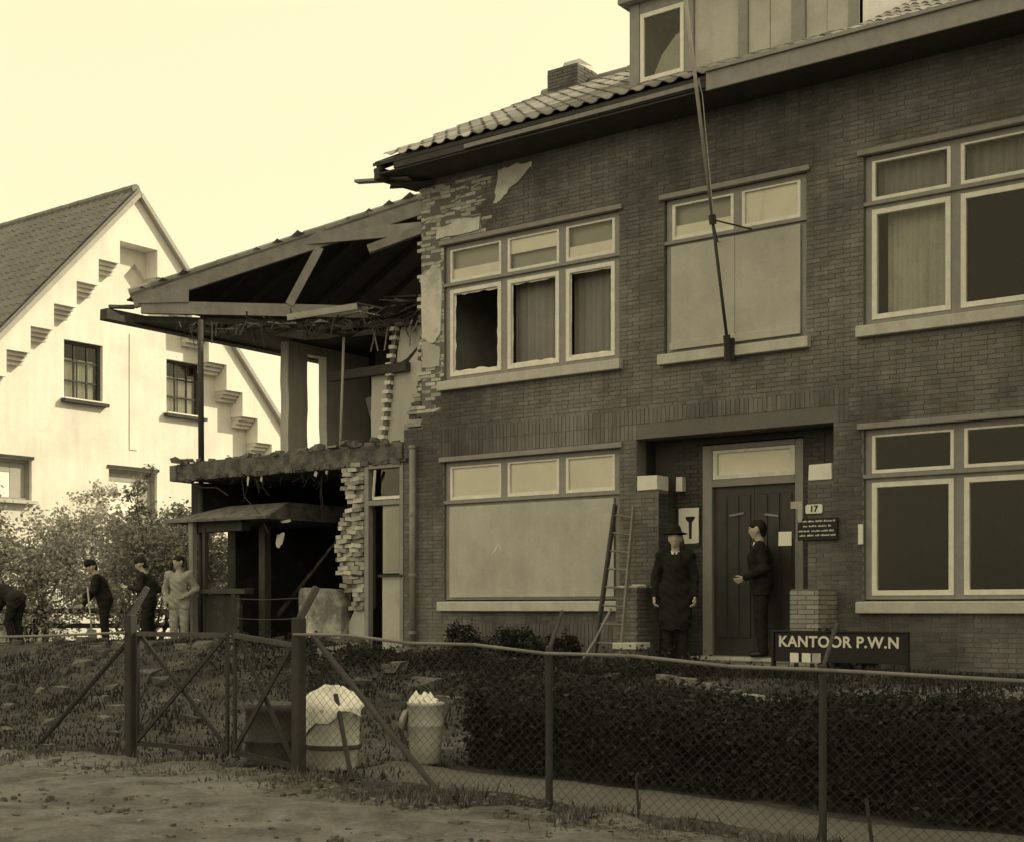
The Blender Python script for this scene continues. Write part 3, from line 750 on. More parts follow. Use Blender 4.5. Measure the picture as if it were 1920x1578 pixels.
# upper floor slab with crumbling front edge
slab = part('floor_slab', MB().prism(ragged([(-19.95,.0),(-14.45,.0),(-14.45,5.1),(-20.1,5.1),(-20.1,.9),(-19.95,.85)], .018, .12), (), FXY, 3.09, 3.37), M_SLAB, wing)
mb = MB()
for i in range(150):
    x = rnd.uniform(-19.9, -14.5); h = rnd.uniform(.02, .07)
    mb.jbox(x, x+rnd.uniform(.04, .2), -.03+rnd.uniform(-.02,.01), .06, 3.09-h*.7, 3.09+h*.6, .015)
part('slab_crumbs', mb, M_SLAB, slab, kind='stuff')
part('slab_top_skin', MB().prism(ragged([(-19.6,.05),(-14.5,.05),(-14.5,.5),(-19.6,.45)], .05, .2), (), FXY, 3.373, 3.395), M_CONCRETE, slab)
part('slab_end_block', MB().jbox(-20.08, -19.93, -.03, .35, 3.06, 3.35, .02), M_CONCRETE, slab, bevel=.01)
mb = MB()
for i in range(150):
    x = rnd.uniform(-19.6, -15.4); cl = max(.1, math.sin(x*3.1)*math.sin(x*7.3+1)+.35); l = (abs(rnd.gauss(0, .2))+.02)*cl; y = rnd.uniform(.02, .7)
    k_ = (x+rnd.gauss(0,.06), y+rnd.uniform(-.05,.05), 3.09-l*.55)
    mb.beam((x, y, 3.1), k_, rnd.uniform(.006,.022), .006, (0,1,0)); mb.beam(k_, (k_[0]+rnd.gauss(0,.10)*cl, k_[1], 3.09-l), rnd.uniform(.005,.014), .005, (0,1,0))
part('hanging_laths', mb, M_WOODDARK, slab, kind='stuff')
for x, zt, l, wd in ((-18.05, 3.05, .18, .05), (-17.7, 3.06, .14, .04), (-16.4, 3.04, .10, .07), (-16.15, 3.04, .07, .06)):
    part('torn_paper', MB().prism(blob([(x,zt),(x+wd,zt-.02),(x+wd*.6,zt-l),(x-.01,zt-l*.7)], .012, 2), (), FXZ, .0, .004), M_PLASTER, slab)
part('torn_paper', MB().prism(blob([(-17.62,2.03),(-17.5,2.06),(-17.42,2.04),(-17.5,1.88),(-17.56,1.78),(-17.66,1.86)], .02, 2), (), FXZ, .3, .306), M_PLASTER, wing, label='pale paper scrap hanging in the dark room')
part('torn_paper', MB().prism(blob([(-17.55,2.27),(-17.3,2.29),(-17.28,2.24),(-17.5,2.22)], .015, 2), (), FXZ, .3, .306), M_PLASTERGREY, wing)
# walls of the wing
part('rear_wall', MB().box(-20.0, -14.1, 5.12, 5.3, -.3, 3.08).box(-20.0, -14.1, 5.12, 5.3, 3.38, 6.05), M_PLASTERDARK, wing)
part('side_wall', MB().prism([(1.38,-.3),(5.1,-.3),(5.1,3.08),(.5,3.08),(.5,2.35),(1.38,2.35)], (), FYZ, -20.12, -19.9), M_PLASTERDARK, wing)
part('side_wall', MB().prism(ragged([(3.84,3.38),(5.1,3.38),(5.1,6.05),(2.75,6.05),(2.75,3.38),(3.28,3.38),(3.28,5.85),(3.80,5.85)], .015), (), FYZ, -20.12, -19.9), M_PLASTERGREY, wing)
part('side_wall', MB().prism(ragged([(.2,-.3),(1.37,-.3),(1.37,1.05),(.9,1.0),(.2,.96)], .02), (), FYZ, -20.1, -19.92), M_PLASTERDARK, wing)
part('ground_partition', MB().box(-17.2, -17.1, 1.6, 5.1, -.2, 3.07).box(-15.6,-15.5,.3,5.1,-.2,3.07), M_PLASTERDARK, wing)
part('door_jamb', MB().box(-18.35, -18.2, .55, .7, -.2, 2.4), M_WOODDARK, wing)
# upper rooms
pw_ = part('plastered_wall', MB().prism(ragged([(-17.9,3.38),(-14.1,3.38),(-14.1,5.98),(-17.15,6.0),(-17.28,5.3),(-17.9,5.2)], .012), (), FXZ, 3.0, 3.12), M_PLASTERGREY, wing)
zz = 3.45; k = 0
while zz < 5.95:
    xc = -17.60 + (zz-3.45)*.145 + rnd.uniform(-.02, .02)
    if k % 2 == 0: brick_obj(xc-.07-rnd.uniform(0,.03), xc+.06, 2.86+rnd.uniform(0,.05), zz, zz+.07, M_WHITESTONE, pw_, y1=2.995, name='brick', ry=.05)
    else: brick_obj(xc-.04, xc+.06, 2.92, zz, zz+.07, M_BRICK, pw_, y1=2.995, name='brick', ry=.05)
    zz += .083; k += 1
part('wall_crack', MB().prism([(-17.25,5.32),(-17.0,5.4),(-16.7,5.62),(-16.72,5.56),(-16.98,5.32),(-17.2,5.26)], (), FXZ, 2.99, 3.002), M_PLASTERDARK, pw_)
part('inner_wall', MB().box(-18.9,-17.95,4.2,4.3,3.38,6.05), M_PLASTERDARK, wing)
part('door_leaf', MB().beam((-18.5,3.6,4.9), (-18.25,3.9,3.4), .22, .03, (0,1,0)), M_WOOD, wing)
part('lintel_beam', MB().box(-18.9,-16.9,2.85,2.98,5.15,5.32), M_WOODDARK, wing)
# attic floor / ceiling, eave and truss standing on the corner
ceil = part('ceiling', MB().prism(ragged([(-20.9,-.2),(-17.87,2.73),(-16.7,3.0),(-14.1,3.2),(-14.1,5.35),(-20.9,5.35)], .02, .2), (), FXY, 6.04, 6.16), M_CEILDARK, wing)
for pts in ([(-20.35,.42),(-19.7,1.05),(-19.5,.95),(-19.9,.45)], [(-19.2,1.6),(-18.6,2.3),(-18.4,2.4),(-18.7,1.75)], [(-18.2,2.5),(-17.7,2.95),(-17.5,2.9),(-17.9,2.6)]):
    c0 = pts[0]
    part('hanging_plaster', MB().prism(blob([(p[0], p[1]+.25) for p in pts], .05, 2), (), lambda a, b, t, c=c0: (a, b, t - .35*abs((a-c[0])-(b-c[1]))), 6.0, 6.015), M_WOOD, ceil)
part('eave_gutter', MB().beam((-21.02,-.78,6.11), (-20.92,5.35,6.08), .22, .20, j=.01), M_WOODDARK, wing)
part('eave_tail', MB().beam((-20.95,-.72,6.24), (-20.75,-.3,6.28), .08, .06, j=.02), M_WOODDARK, wing)
truss = part('hip_rafter', MB().beam((-20.85,-.25,6.40), (-16.85,3.75,8.47), .10, .24, j=.008), M_WOOD, wing)
part('tie_beam', MB().beam((-20.75,-.15,6.30), (-17.8,2.80,6.33), .12, .23, j=.008), M_WOOD, truss)
part('strut', MB().beam((-18.42,2.14,7.52), (-18.82,1.74,6.42), .10, .15, j=.006), M_WOOD, truss)
part('gusset', MB().prism([(0,0),(.9,.03),(.9,.22),(.05,.02)], (), lambda a, b, t: (-20.75+a*.707+t*.7, -.2+a*.707-t*.7, 6.36+b*1.6), 0, .05), M_WOOD, truss)
part('purlin', MB().beam((-18.75,1.85,7.66), (-15.9,4.0,7.98), .06, .24, j=.01), M_WOOD, truss, label='long pale board below the hip')
part('loose_rafter', MB().beam((-17.6,2.6,7.45), (-16.5,3.4,7.95), .12, .16, j=.01), M_WOOD, truss)
part('loose_plank', MB().beam((-18.75,1.62,6.16), (-17.75,2.45,6.38), .05, .12, j=.01), M_WOODPALE, truss)
# left hip slope, seen from below
PIT = .54
up = Vector((1,0,PIT)).normalized()
zr = lambda x: 6.42 + (x+20.95)*PIT
mb = MB()
mb.prism([(-20.95,-.32),(-17.0,3.63),(-17.0,5.0),(-20.95,8.9)], (), lambda a, b, t: (a, b, zr(a)+t), 0, .03)
hs = part('hip_slope', mb, M_WOODDARK, wing)
mb = MB()
for i in range(9):
    y0 = -.1+i*.75; xe = min(-17.0, -20.95+(y0+.32))
    if xe > -20.6: mb.beam((-20.9,y0,zr(-20.9)-.06), (xe,y0,zr(xe)-.06), .06, .11)
part('rafter_row', mb, M_WOODDARK, hs, kind='stuff')
roof_tiles(hs, (-20.98, 8.6, zr(-20.98)+.05), (0,-1,0), up, 36, 13, M_TILE, 0, lambda c, r: 0,
           lambda c, r: (8.6-c*.245-.2) > (-.30+r*.335*up.x+.0) and (8.6-c*.245) < 8.9-r*.335*up.x)
mb = MB()
for i in range(15):
    t = i/14.0; a = Vector((-20.9,-.30,6.55)).lerp(Vector((-16.95,3.65,8.62)), t)
    mb.tube(a, a+Vector((.31,.31,.163)), .085+rnd.uniform(-.006,.006), 8, .078)
part('hip_tiles', mb, M_TILE, hs, kind='stuff')
part('far_slope', MB().quadbox([(-17.0,3.7,8.5),(-14.1,3.7,8.5),(-14.1,8.0,6.2),(-17,8.0,6.2),(-17.0,3.7,8.56),(-14.1,3.7,8.56),(-14.1,8.0,6.26),(-17,8.0,6.26)]), M_TILE, wing)
# splintered boards at the torn attic edge
for i in range(46):
    c = Vector((rnd.uniform(-17.9,-15.6), 0, 0)); c.y = 2.55+(c.x+17.7)*.25+rnd.uniform(-.2,.3); c.z = 6.2+rnd.uniform(-.05,.42)*(.4+.6*rnd.random())
    a = rnd.uniform(-.5,.5); l = rnd.uniform(.3,.85)
    d = Vector((math.cos(a), math.sin(a)*.8, rnd.uniform(-.35,.3)))*l/2
    part('splintered_board', MB().beam(c-d, c+d, rnd.uniform(.05,.12), .018, j=.012), rnd.choice([M_WOODDARK, M_WOODDARK, M_WOOD, M_CEILDARK]), truss)
# broken pier of raw bricks
pier = part('brick_pier', MB().box(-15.62,-15.3,.1,.3,.75,3.0), M_MORTAR, wing)
zz = .72; k = 0
while zz < 3.06:
    t = (zz-.72)/2.34
    left = -15.80 + .10*math.sin(t*9+1) + (.16 if t < .12 else 0) + rnd.uniform(-.09,.09) + .05*(t > .85)
    x = -15.27 - (.1 if k % 2 else 0)
    if k % 2: brick_obj(-15.37, -15.275, -.02+rnd.uniform(0,.02), zz+.004, zz+.068, M_BRICKRAW, pier, y1=.14, ry=.02)
    while x-.07 > left:
        s = max(x-.21, left)
        if x-s > .05: brick_obj(s, x-.01-rnd.choice([0,0,.02]), -.03+rnd.uniform(-.06,.07), zz+.003, zz+.069, rnd.choice([M_BRICKRAW, M_BRICKRAW, M_PLASTER, M_BRICKPALE]), pier, y1=.2, ry=.16)
        x -= .22
    zz += .0725; k += 1
# bricks left standing at the torn corner of the facade above the slab
for i in range(34):
    zz = 3.6+i*.0645; d = .30*max(0, 1-(zz-3.6)/.7)+rnd.uniform(0,.09)
    if zz < 5.6 and d > .02 and (zz < 4.35 or rnd.random() < .5):
        brick_obj(-14.08-d, -14.08, rnd.uniform(0,.05), zz+.004, zz+.06, M_BRICKRAW if rnd.random() < .6 else M_BRICK, pier, y1=.2, ry=.04)
# door and window frame between pier and facade
fr_ = part('door_frame', MB().box(-15.26,-15.17,-.02,.1,.1,3.06).box(-14.50,-14.425,-.02,.1,.1,3.06).box(-15.17,-14.50,-.02,.1,2.99,3.06).box(-15.17,-14.50,-.02,.1,2.40,2.48), M_FRAME, wing, bevel=.006)
part('toplight_sash', MB().beam((-15.10,.02,2.52), (-14.98,-.06,2.96), .03, .04).beam((-15.10,.02,2.52),(-14.52,.02,2.52),.03,.05), M_SASH, fr_)
part('pane', MB().box(-14.95,-14.51,.045,.05,2.5,2.98), M_GLASS, fr_)
part('door_panel', MB().box(-14.90,-14.505,.02,.06,.1,1.27), M_BOARD, fr_, bevel=.004)
part('door_panel', MB().box(-14.90,-14.505,.03,.06,1.31,2.395), M_BLINDGREY, fr_, bevel=.004)
part('pane', MB().box(-14.86,-14.54,.008,.012,1.36,2.36), M_GLASS, fr_)
part('crossbar', MB().box(-15.5,-15.262,-.05,-.025,1.27,1.31).box(-14.93,-14.43,-.05,-.025,1.25,1.29), M_METALDARK, fr_)
part('plinth_board', MB().prism(ragged([(-15.62,.1),(-15.27,.1),(-15.27,1.25),(-15.45,1.22),(-15.5,.7),(-15.66,.5)], .02, .15), (), FXZ, .02, .09), M_BOARD, fr_)
part('low_wall', MB().prism(ragged([(-16.65,-.2),(-15.7,-.2),(-15.66,.8),(-15.8,1.06),(-16.6,1.09),(-16.65,1.02)], .015, .12), (), FXZ, -.12, .12), mat('stained plaster', .40, var=.35, scale=2.5, fine=20, bump=.4, dark=.42, dscale=2.2, dthr=.47), wing, label='low plastered wall stub beside the broken pier')
part('white_stone', MB().jbox(-16.55,-16.3,-.3,-.13,.2,.36,.03), M_WHITESTONE, wing)
mb = MB()
for i in range(240):
    t = rnd.random(); c = Vector((-20.2,.3,6.05)).lerp(Vector((-16.2,3.2,6.15)), t)+Vector((rnd.gauss(0,.12), rnd.gauss(0,.12)+.1, rnd.uniform(-.12,.02)))
    d = Vector((rnd.gauss(0,.5), rnd.gauss(0,.5), rnd.gauss(-.5,.5)))*rnd.uniform(.08,.28)
    mb.beam(c, c+d, rnd.uniform(.012,.035), .008)
part('splinters', mb, M_WOODDARK, ceil, kind='stuff')
mb = MB()
for i in range(60):
    t = rnd.random(); c = Vector((-20.3,.5,6.02)).lerp(Vector((-17.0,3.0,6.02)), t)+Vector((rnd.gauss(0,.25), rnd.gauss(.25,.2), 0))
    mb.jbox(c.x, c.x+rnd.uniform(.06,.3), c.y, c.y+rnd.uniform(.06,.25), 6.02-rnd.uniform(.005,.03), 6.03, .04)
part('torn_ceiling', mb, M_CONCRETE, ceil, kind='stuff')
for i in range(9):
    x = rnd.uniform(-17.9,-16.0); l = rnd.uniform(.2,.6); y = 2.75+rnd.uniform(0,.2)
    part('hanging_lath', MB().beam((x,y,6.05), (x+rnd.uniform(-.15,.15), y, 6.05-l), .03, .012, (0,1,0)), M_WOOD, ceil)
mb = MB()
for i in range(160):
    x = rnd.uniform(-19.8,-14.6); y = rnd.gauss(.25,.2); s_ = min(.075, abs(rnd.gauss(0,.04))+.02)
    mb.jbox(x-s_, x+s_, y-s_*.6, y+s_*.6, 3.37, 3.37+s_*rnd.uniform(.5,1.4), s_*.4)
part('slab_rubble', mb, M_CONCRETE, slab, kind='stuff')
# small roof of the bay and its posts
part('bay_roof', MB().quadbox([(-20.15,-.05,2.36),(-17.5,-.05,2.32),(-17.5,2.4,2.32),(-20.15,2.4,2.36),(-19.0,.45,2.60),(-17.5,.45,2.60),(-17.5,2.0,2.60),(-19.0,2.0,2.60)]).jbox(-20.2,-17.48,-.1,2.45,2.30,2.355,.01), M_CONCRETE, wing, label='small hipped bay roof with dark underside')
part('bay_lintel', MB().box(-19.7,-18.3,.1,.3,2.12,2.298), M_WOODDARK, wing)
part('bay_post', MB().beam((-19.47,.02,.2), (-19.50,.02,2.31), .11, .1, j=.01), M_WOOD, wing)
part('bay_post', MB().beam((-19.28,.12,.2), (-19.28,.12,2.2), .07, .07, j=.01), M_WOODDARK, wing)
part('bay_panel', MB().jbox(-19.2,-18.3,.05,.12,.2,1.0,.01), M_PLASTERDARK, wing)
part('bay_sill', MB().jbox(-19.25,-18.1,-.02,.2,1.01,1.10,.01), M_WOODDARK, wing)
part('dangling_wire', MB().path([(-18.3,.1,3.05),(-18.2,.08,2.7),(-17.75,.06,2.35),(-17.58,.06,2.05)], .008), M_METALDARK, wing)
part('dangling_wire', MB().path([(-19.6,.05,3.05),(-19.3,.05,2.92),(-18.9,.05,2.9),(-18.6,.05,2.75)], .012), M_METALDARK, wing)

def pole_thing(label, p, q, r, m, group=None):
    return solo('prop_pole', MB().tube(p, q, r, 8, r*.9), m, p, label, 'prop', group, smooth=True)
pole_thing('dark upright prop holding the torn eave above the slab', (-19.7,.38,3.40), (-19.72,.38,6.03), .055, M_WOODDARK)
pole_thing('dark post under the end of the hanging slab', (-19.66,.34,.0), (-19.66,.34,3.08), .05, M_WOODDARK)
pole_thing('thin pale pole standing in the open upper room', (-18.25,2.5,3.38), (-18.14,2.5,5.85), .028, M_WOODPALE)

# ------------------------------------------------------------------ white gabled house
wh = thing('white_house', 'whitewashed gabled house with stepped gable relief and tiled roof', 'house', (-30, 4.6, 0))
WX = -27.0
WF = WX-.20      # the recessed field of the gable
gable = [(-.55,-.3),(9.78,-.3),(9.78,5.1),(4.61,10.70),(-.55,5.1)]
inner = [(4.1,9.45),(4.1,8.9),(3.5,8.9),(3.5,8.27),(2.9,8.27),(2.9,7.65),(2.3,7.65),(2.3,7.04),(1.7,7.04),(1.7,6.43),(1.1,6.43),(1.1,5.82),(.5,5.82),(.5,4.7),(8.95,4.7),
         (8.95,5.1),(8.45,5.1),(8.45,5.72),(7.93,5.72),(7.93,6.33),(7.39,6.33),(7.39,6.97),(6.81,6.97),(6.81,7.58),(6.27,7.58),(6.27,8.18),(5.73,8.18),(5.73,8.80),(5.2,8.80),(5.2,9.45)]
# border wall, proud of the field by the depth of the corbels
upper_outer = [(-.55,4.7),(.5,4.7)] + list(reversed(inner[:13])) + list(reversed(inner[14:])) 
part('gable_border', MB().prism([(-.55,4.65),(.5,4.65),(.5,5.82),(1.1,5.82),(1.1,6.43),(1.7,6.43),(1.7,7.04),(2.3,7.04),(2.3,7.65),(2.9,7.65),(2.9,8.27),(3.5,8.27),(3.5,8.9),(4.1,8.9),(4.1,9.45),(5.2,9.45),
      (5.2,8.8),(5.73,8.8),(5.73,8.18),(6.27,8.18),(6.27,7.58),(6.81,7.58),(6.81,6.97),(7.39,6.97),(7.39,6.33),(7.93,6.33),(7.93,5.72),(8.45,5.72),(8.45,5.1),(8.95,5.1),(8.95,4.65),
      (9.78,4.65),(9.78,5.1),(4.61,10.7),(-.55,5.1)], (), FYZ, WX, WF-.26), M_WHITEWALL, wh)
win = [(2.5,3.55,5.5,6.86),(5.4,6.48,5.5,6.83),(-.2,1.67,3.14,4.05),(3.72,5.12,2.75,4.05)]
fk = lambda y, z, k=1.0204: ((y+16.3)*k-16.3, .75+(z-.75)*k)
win = [(*[fk(y, 1)[0] for y in (q[0], q[1])], *[fk(0, z)[1] for z in (q[2], q[3])]) for q in win]
dia = [(4.2,8.62),(4.53,8.28),(4.88,8.62),(4.53,8.98)]
dia = [fk(a, b, 1.017) for a, b in dia]
wgab = part('wall', MB().prism([(-.5,-.3),(9.74,-.3),(9.74,5.05),(4.61,10.6),(-.5,5.05)], [rect(*q) for q in win]+[dia], FYZ, WF-.262, WF-.55), M_WHITEWALL, wh)
part('lozenge_shade_back', MB().prism(dia, (), FYZ, WF-.38, WF-.54), M_CORBEL, wgab)  # recess shade put into the grey of this back panel
part('rib', MB().box(WF-.26, WF-.24, 4.72, 4.94, 4.6, 7.4), M_WHITEWALL, wh)
# brick courses under each step
for a, b in zip(inner[:-1], inner[1:]):
    if abs(a[1]-b[1]) < .01 and a[1] > 4.8:
        y0, y1 = min(a[0], b[0]), max(a[0], b[0])
        if y1-y0 < .2: continue
        zt = a[1]-.004
        for k in range(3):
            part('corbel', MB().box(WF-.262, WX-.10-.09*k, y0+.02, y1-.02, zt-.085*(k+1)+.004, zt-.085*k), M_CORBEL, wgab)
for (y0, y1, z0, z1) in win:
    f = part('window', MB().prism(rect(y0, y1, z0, z1), [rect(y0+.07, y1-.07, z0+.06, z1-.07)], FYZ, WF-.36, WF-.44), M_WOODDARK if z0 > 5 else M_FRAME, wh)
    if z0 > 5:
        for i in (1, 2):
            yy = y0+(y1-y0)*i/3; part('muntin', MB().box(WF-.42, WF-.38, yy-.018, yy+.018, z0+.06, z1-.07), M_WOODDARK, f)
            q = z0+(z1-z0)*i/3; part('muntin', MB().box(WF-.425, WF-.375, y0+.07, y1-.07, q-.02, q+.02), M_WOODDARK, f)
        part('pane', MB().box(WF-.406, WF-.402, y0+.06, y1-.06, z0+.05, z1-.06), M_GLASS, f)
        for (s, e) in ((y0+.1, y0+(y1-y0)*.45), (y0+(y1-y0)*.5, y1-.12)):
            o_ = MB(); n = 14
            for i in range(n+1):
                yy = s+(e-s)*i/n; xx = WF-.5-.02*math.sin(i*1.3); o_.v += [(xx, yy, z0), (xx, yy, z0+(z1-z0)*.72)]
            for i in range(n): o_.f.append((2*i, 2*i+2, 2*i+3, 2*i+1))
            part('curtain', o_, M_BLIND, f, fix=False, smooth=True)
        part('sill', MB().box(WF-.30, WF-.10, y0-.08, y1+.08, z0-.08, z0-.003), M_WOODDARK, f)
        part('sill_top', MB().box(WF-.30, WF-.105, y0-.07, y1+.07, z0-.002, z0+.03), M_WHITEWALL, f)
    else:
        part('inner_reveal', MB().box(WF-.53, WF-.45, y0+.06, y1-.45, z0+.06, z1-.3), M_BLIND, f)
        part('shutter', MB().box(WF-.47, WF-.44, y1-.44, y1-.07, z0+.06, z1-.07).box(WF-.47, WF-.44, y0+.07, y1-.45, z1-.295, z1-.07), M_BLINDGREY, f)
        part('window_head', MB().box(WF-.34, WF-.22, y0-.04, y1+.04, z1+.003, z1+.07), M_WOODDARK, f)
        part('sill', MB().box(WF-.30, WF-.08, y0-.06, y1+.06, z0-.08, z0-.003), M_STONE, f)
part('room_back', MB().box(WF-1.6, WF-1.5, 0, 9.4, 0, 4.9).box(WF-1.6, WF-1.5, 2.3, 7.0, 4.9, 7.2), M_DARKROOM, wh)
rl = Vector((0, 5.55, 5.88))
def wslope(sgn):
    ye = 4.61 + sgn*5.6
    return MB().quadbox([(WX+.06,ye,4.72),(WX-16,ye,4.72),(WX-16,4.61,10.72),(WX+.06,4.61,10.72),(WX+.06,ye,4.80),(WX-16,ye,4.80),(WX-16,4.61,10.80),(WX+.06,4.61,10.80)])
wr = part('roof', wslope(-1), M_TILE2, wh)
part('rear_slope', wslope(1), M_TILE2, wr)
vd = Vector((0, 5.6, 6.0)).normalized()
roof_tiles(wr, (WX-11.5, -.99, 4.80), (1,0,0), vd, 47, 24, M_TILE2, 0, lambda c, r: 0)
mb = MB()
for i in range(40): mb.tube((WX-.05-i*.36, 4.61, 10.80+rnd.uniform(0,.012)), (WX-.45-i*.36, 4.61, 10.81), .12, 8, .11)
part('ridge_tiles', mb, M_TILE2, wr, kind='stuff')
for sgn in (-1, 1):
    part('verge_board', MB().beam((WX+.05, 4.61+sgn*5.45, 4.82), (WX+.05, 4.61+sgn*.02, 10.64), .10, .20, (1,0,0)), M_WHITETRIM, wr)
part('verge_foot', MB().jbox(WX-.25, WX+.12, 9.7, 10.15, 4.75, 5.05, .02), M_WHITEWALL, wr)
part('side_wall', MB().box(WX-16, WX-.55, -.5, -.3, -.3, 5.0), M_WHITEWALL, wh)
part('rear_wall', MB().box(WX-16, WX-.55, 9.5, 9.72, -.3, 5.0).box(WX-16, WX-15.8, -.3, 9.5, -.3, 5.0), M_WHITEWALL, wh)

# ------------------------------------------------------------------ fence along the road
FY = -8.73
rail_z = lambda x: float(np.interp(x, [-16,-11.85,-9.87,-7.79,-5.39,-3.29,-2.25,1], [.40,.47,.54,.56,.46,.38,.35,.22]))
foot_z = lambda x: float(gz(x, FY))
def post(parent, x, r=.045, arm=.0, h=None):
    zt = rail_z(x)+(.10 if h is None else h)
    p = part('post', MB().box(x-r, x+r, FY-r, FY+r, foot_z(x)-.3, zt), M_POST, parent, bevel=.012)
    if arm:
        part('bent_arm', MB().beam((x, FY+.01, zt-.01), (x+arm*.5, FY+arm*.9, zt+.24), r*1.2, r*1.2), M_POSTTOP, p, bevel=.01)
    return p
def chain(parent, x0, x1, sp=.072, off=0, zt=None, zb=None):
    V = []; F = []
    def seg(a, b, r=.0014):
        a = np.array(a); b = np.array(b); d = b-a; k = len(V)
        px = np.array([0, r, 0]); pz = np.array([d[2], 0, -d[0]]); pz = pz/np.linalg.norm(pz)*r
        for q in (a, b): V.extend([q+px, q-px*.5+pz, q-px*.5-pz])
        for i in range(3): F.append((k+i, k+(i+1)%3, k+3+(i+1)%3, k+3+i))
    H = 1.15; n = int((x1-x0+H)/sp)
    for i in range(n+1):
        for s in (1, -1):
            xa = x0 - (H if s > 0 else 0) + i*sp; xb = xa + s*H
            za, zb_ = 0.0, 1.0
            pa = [xa, 0]; pb = [xb, 1.0]
            # clip to the panel
            t0, t1 = 0.0, 1.0
            for lim, sg in ((x0, 1), (x1, -1)):
                fa = sg*(pa[0]-lim); fb = sg*(pb[0]-lim)
                if fa < 0 and fb < 0: t0 = 2; break
                if fa < 0: t0 = max(t0, fa/(fa-fb))
                elif fb < 0: t1 = min(t1, fa/(fa-fb))
            if t0 >= t1: continue
            P = []
            for t in (t0, t1):
                x = pa[0]+(pb[0]-pa[0])*t; lo = foot_z(x)+.01 if zb is None else zb(x); hi = rail_z(x)-.01 if zt is None else zt(x)
                P.append((x, FY+s*.003+off, lo+(hi-lo)*t))
            seg(*P)
    o = np_mesh('wire_mesh', np.array(V), np.array(F), M_WIRE, parent, kind='stuff')
    return o
fa_ = thing('wire_fence', 'chain-link fence of dark posts running in front of the hedge', 'fence', (-4.5, FY, -.6))
for x, arm in ((-7.79, .14), (-5.39, .10), (-3.41, .10), (-1.2, .10)):
    post(fa_, x, (.021 if x > -4 else .023) if x > -7.7 else .046, arm, .04 if x > -7.7 else .12)
pts = [(x, FY-.055, rail_z(x)+.012*math.sin(x*5)) for x in (-7.79,-7.2,-6.6,-6.0,-5.39,-4.7,-4.0,-3.29,-2.25,-1.2,.6)]
part('top_rail', MB().path(pts, .012, 7), M_RAIL, fa_, smooth=True)
part('brace', MB().tube((-7.70,FY+.06,rail_z(-7.7)-.02), (-6.42,FY+.06,-.58), .024, 7), M_POSTTOP, fa_)
part('brace', MB().tube((-7.73,FY+.35,.06), (-7.22,FY+.0,-.55), .02, 7), M_POST, fa_)
part('stake', MB().tube((-4.72,FY+.03,-.33), (-4.68,FY+.02,-.75), .009, 6), M_POST, fa_)
part('stake', MB().tube((-3.15,FY+.02,-.35), (-3.08,FY,-.8), .012, 6), M_POST, fa_)
chain(fa_, -7.74, .6)
fb_ = thing('wire_fence', 'chain-link fence beside the earth bank at the open gateway', 'fence', (-12, FY, -.6))
post(fb_, -9.87, .042, .14, .16); post(fb_, -12.6, .036, .12, .05); post(fb_, -15.2, .036, .12, .05)
part('top_rail', MB().path([(x, FY-.055, rail_z(x)) for x in (-15.5,-14,-12.6,-11.2,-9.87)], .012, 7), M_RAIL, fb_, smooth=True)
part('brace', MB().tube((-9.93,FY+.05,rail_z(-9.9)-.05), (-11.33,FY+.05,-.55), .022, 7), M_POST, fb_)
chain(fb_, -15.4, -9.93)
def gate(x0, x1, label, sag):
    g = thing('garden_gate', label, 'gate', ((x0+x1)/2, FY, -.5), 'gate leaves between the road and the garden')
    zt = lambda x: .53-sag*(x-x0)/(x1-x0); zb = lambda x: -.42-sag*(x-x0)/(x1-x0)
    y = FY+.02
    for x in (x0, x1): part('stile', MB().beam((x,y,zb(x)), (x,y,zt(x)+.02), .026, .026), M_POST, g)
    part('rail', MB().beam((x0,y,zt(x0)), (x1,y,zt(x1)), .035, .04), M_POSTTOP, g)
    part('rail', MB().beam((x0,y,zb(x0)), (x1,y,zb(x1)), .035, .04), M_POST, g)
    part('diagonal', MB().beam((x0+.02,y+.02,zt(x0)-.02), (x1-.02,y+.02,zb(x1)+.02), .02, .035), M_POST, g)
    part('diagonal', MB().beam((x0+.02,y-.02,zb(x0)+.02), (x1-.02,y-.02,zt(x1)-.02), .02, .035), M_POST, g)
    chain(g, x0+.02, x1-.02, .075, .0, zt, zb)
    return g
g1 = gate(-9.80, -8.64, 'wider gate leaf with crossed bars beside the workers', .0)
g2 = gate(-8.55, -7.86, 'narrow gate leaf with crossed bars in front of the dark drum', .07)
part('tall_stile', MB().beam((-8.57,FY+.02,.5), (-8.57,FY+.02,.88), .022, .022), M_POST, g2)
for zz in (.83, .67): part('strand', MB().path([(-8.57,FY+.02,zz), (-8.2,FY+.02,zz-.01), (-7.82,FY+.02,zz)], .004, 5), M_WIRE, g2)

# ------------------------------------------------------------------ office sign
sg = thing('office_sign', 'low black office sign with white capital letters among the hedge', 'sign', (-5.82, -3.0, -.1))
part('sign_board', MB().box(-6.54,-5.11,-3.0,-2.96,.19,.50), M_SIGN, sg, bevel=.005)
part('sign_frame', MB().box(-6.57,-5.08,-3.02,-2.95,.502,.52).box(-6.57,-6.542,-3.02,-2.95,-.3,.50).box(-5.108,-5.08,-3.02,-2.95,-.3,.50), M_SIGN, sg, bevel=.004)
text_mesh('KANTOOR P.W.N', .158, M_LETTER, sg, (-5.83,-3.006,.40), name='lettering', space=1.06)
for x, m in ((-6.31, M_PAPER), (-6.175, M_PAPER), (-6.06, M_PAPERGREY)):
    part('paper_notice', MB().jbox(x-.048, x+.048, -3.008, -3.003, .19, .285, .002), m, sg)
for x in (-6.3, -6.12, -5.9, -5.6, -5.4, -5.25):
    part('picket', MB().box(x-.02, x+.02, -2.99, -2.965, -.35, .178), M_SIGN, sg)

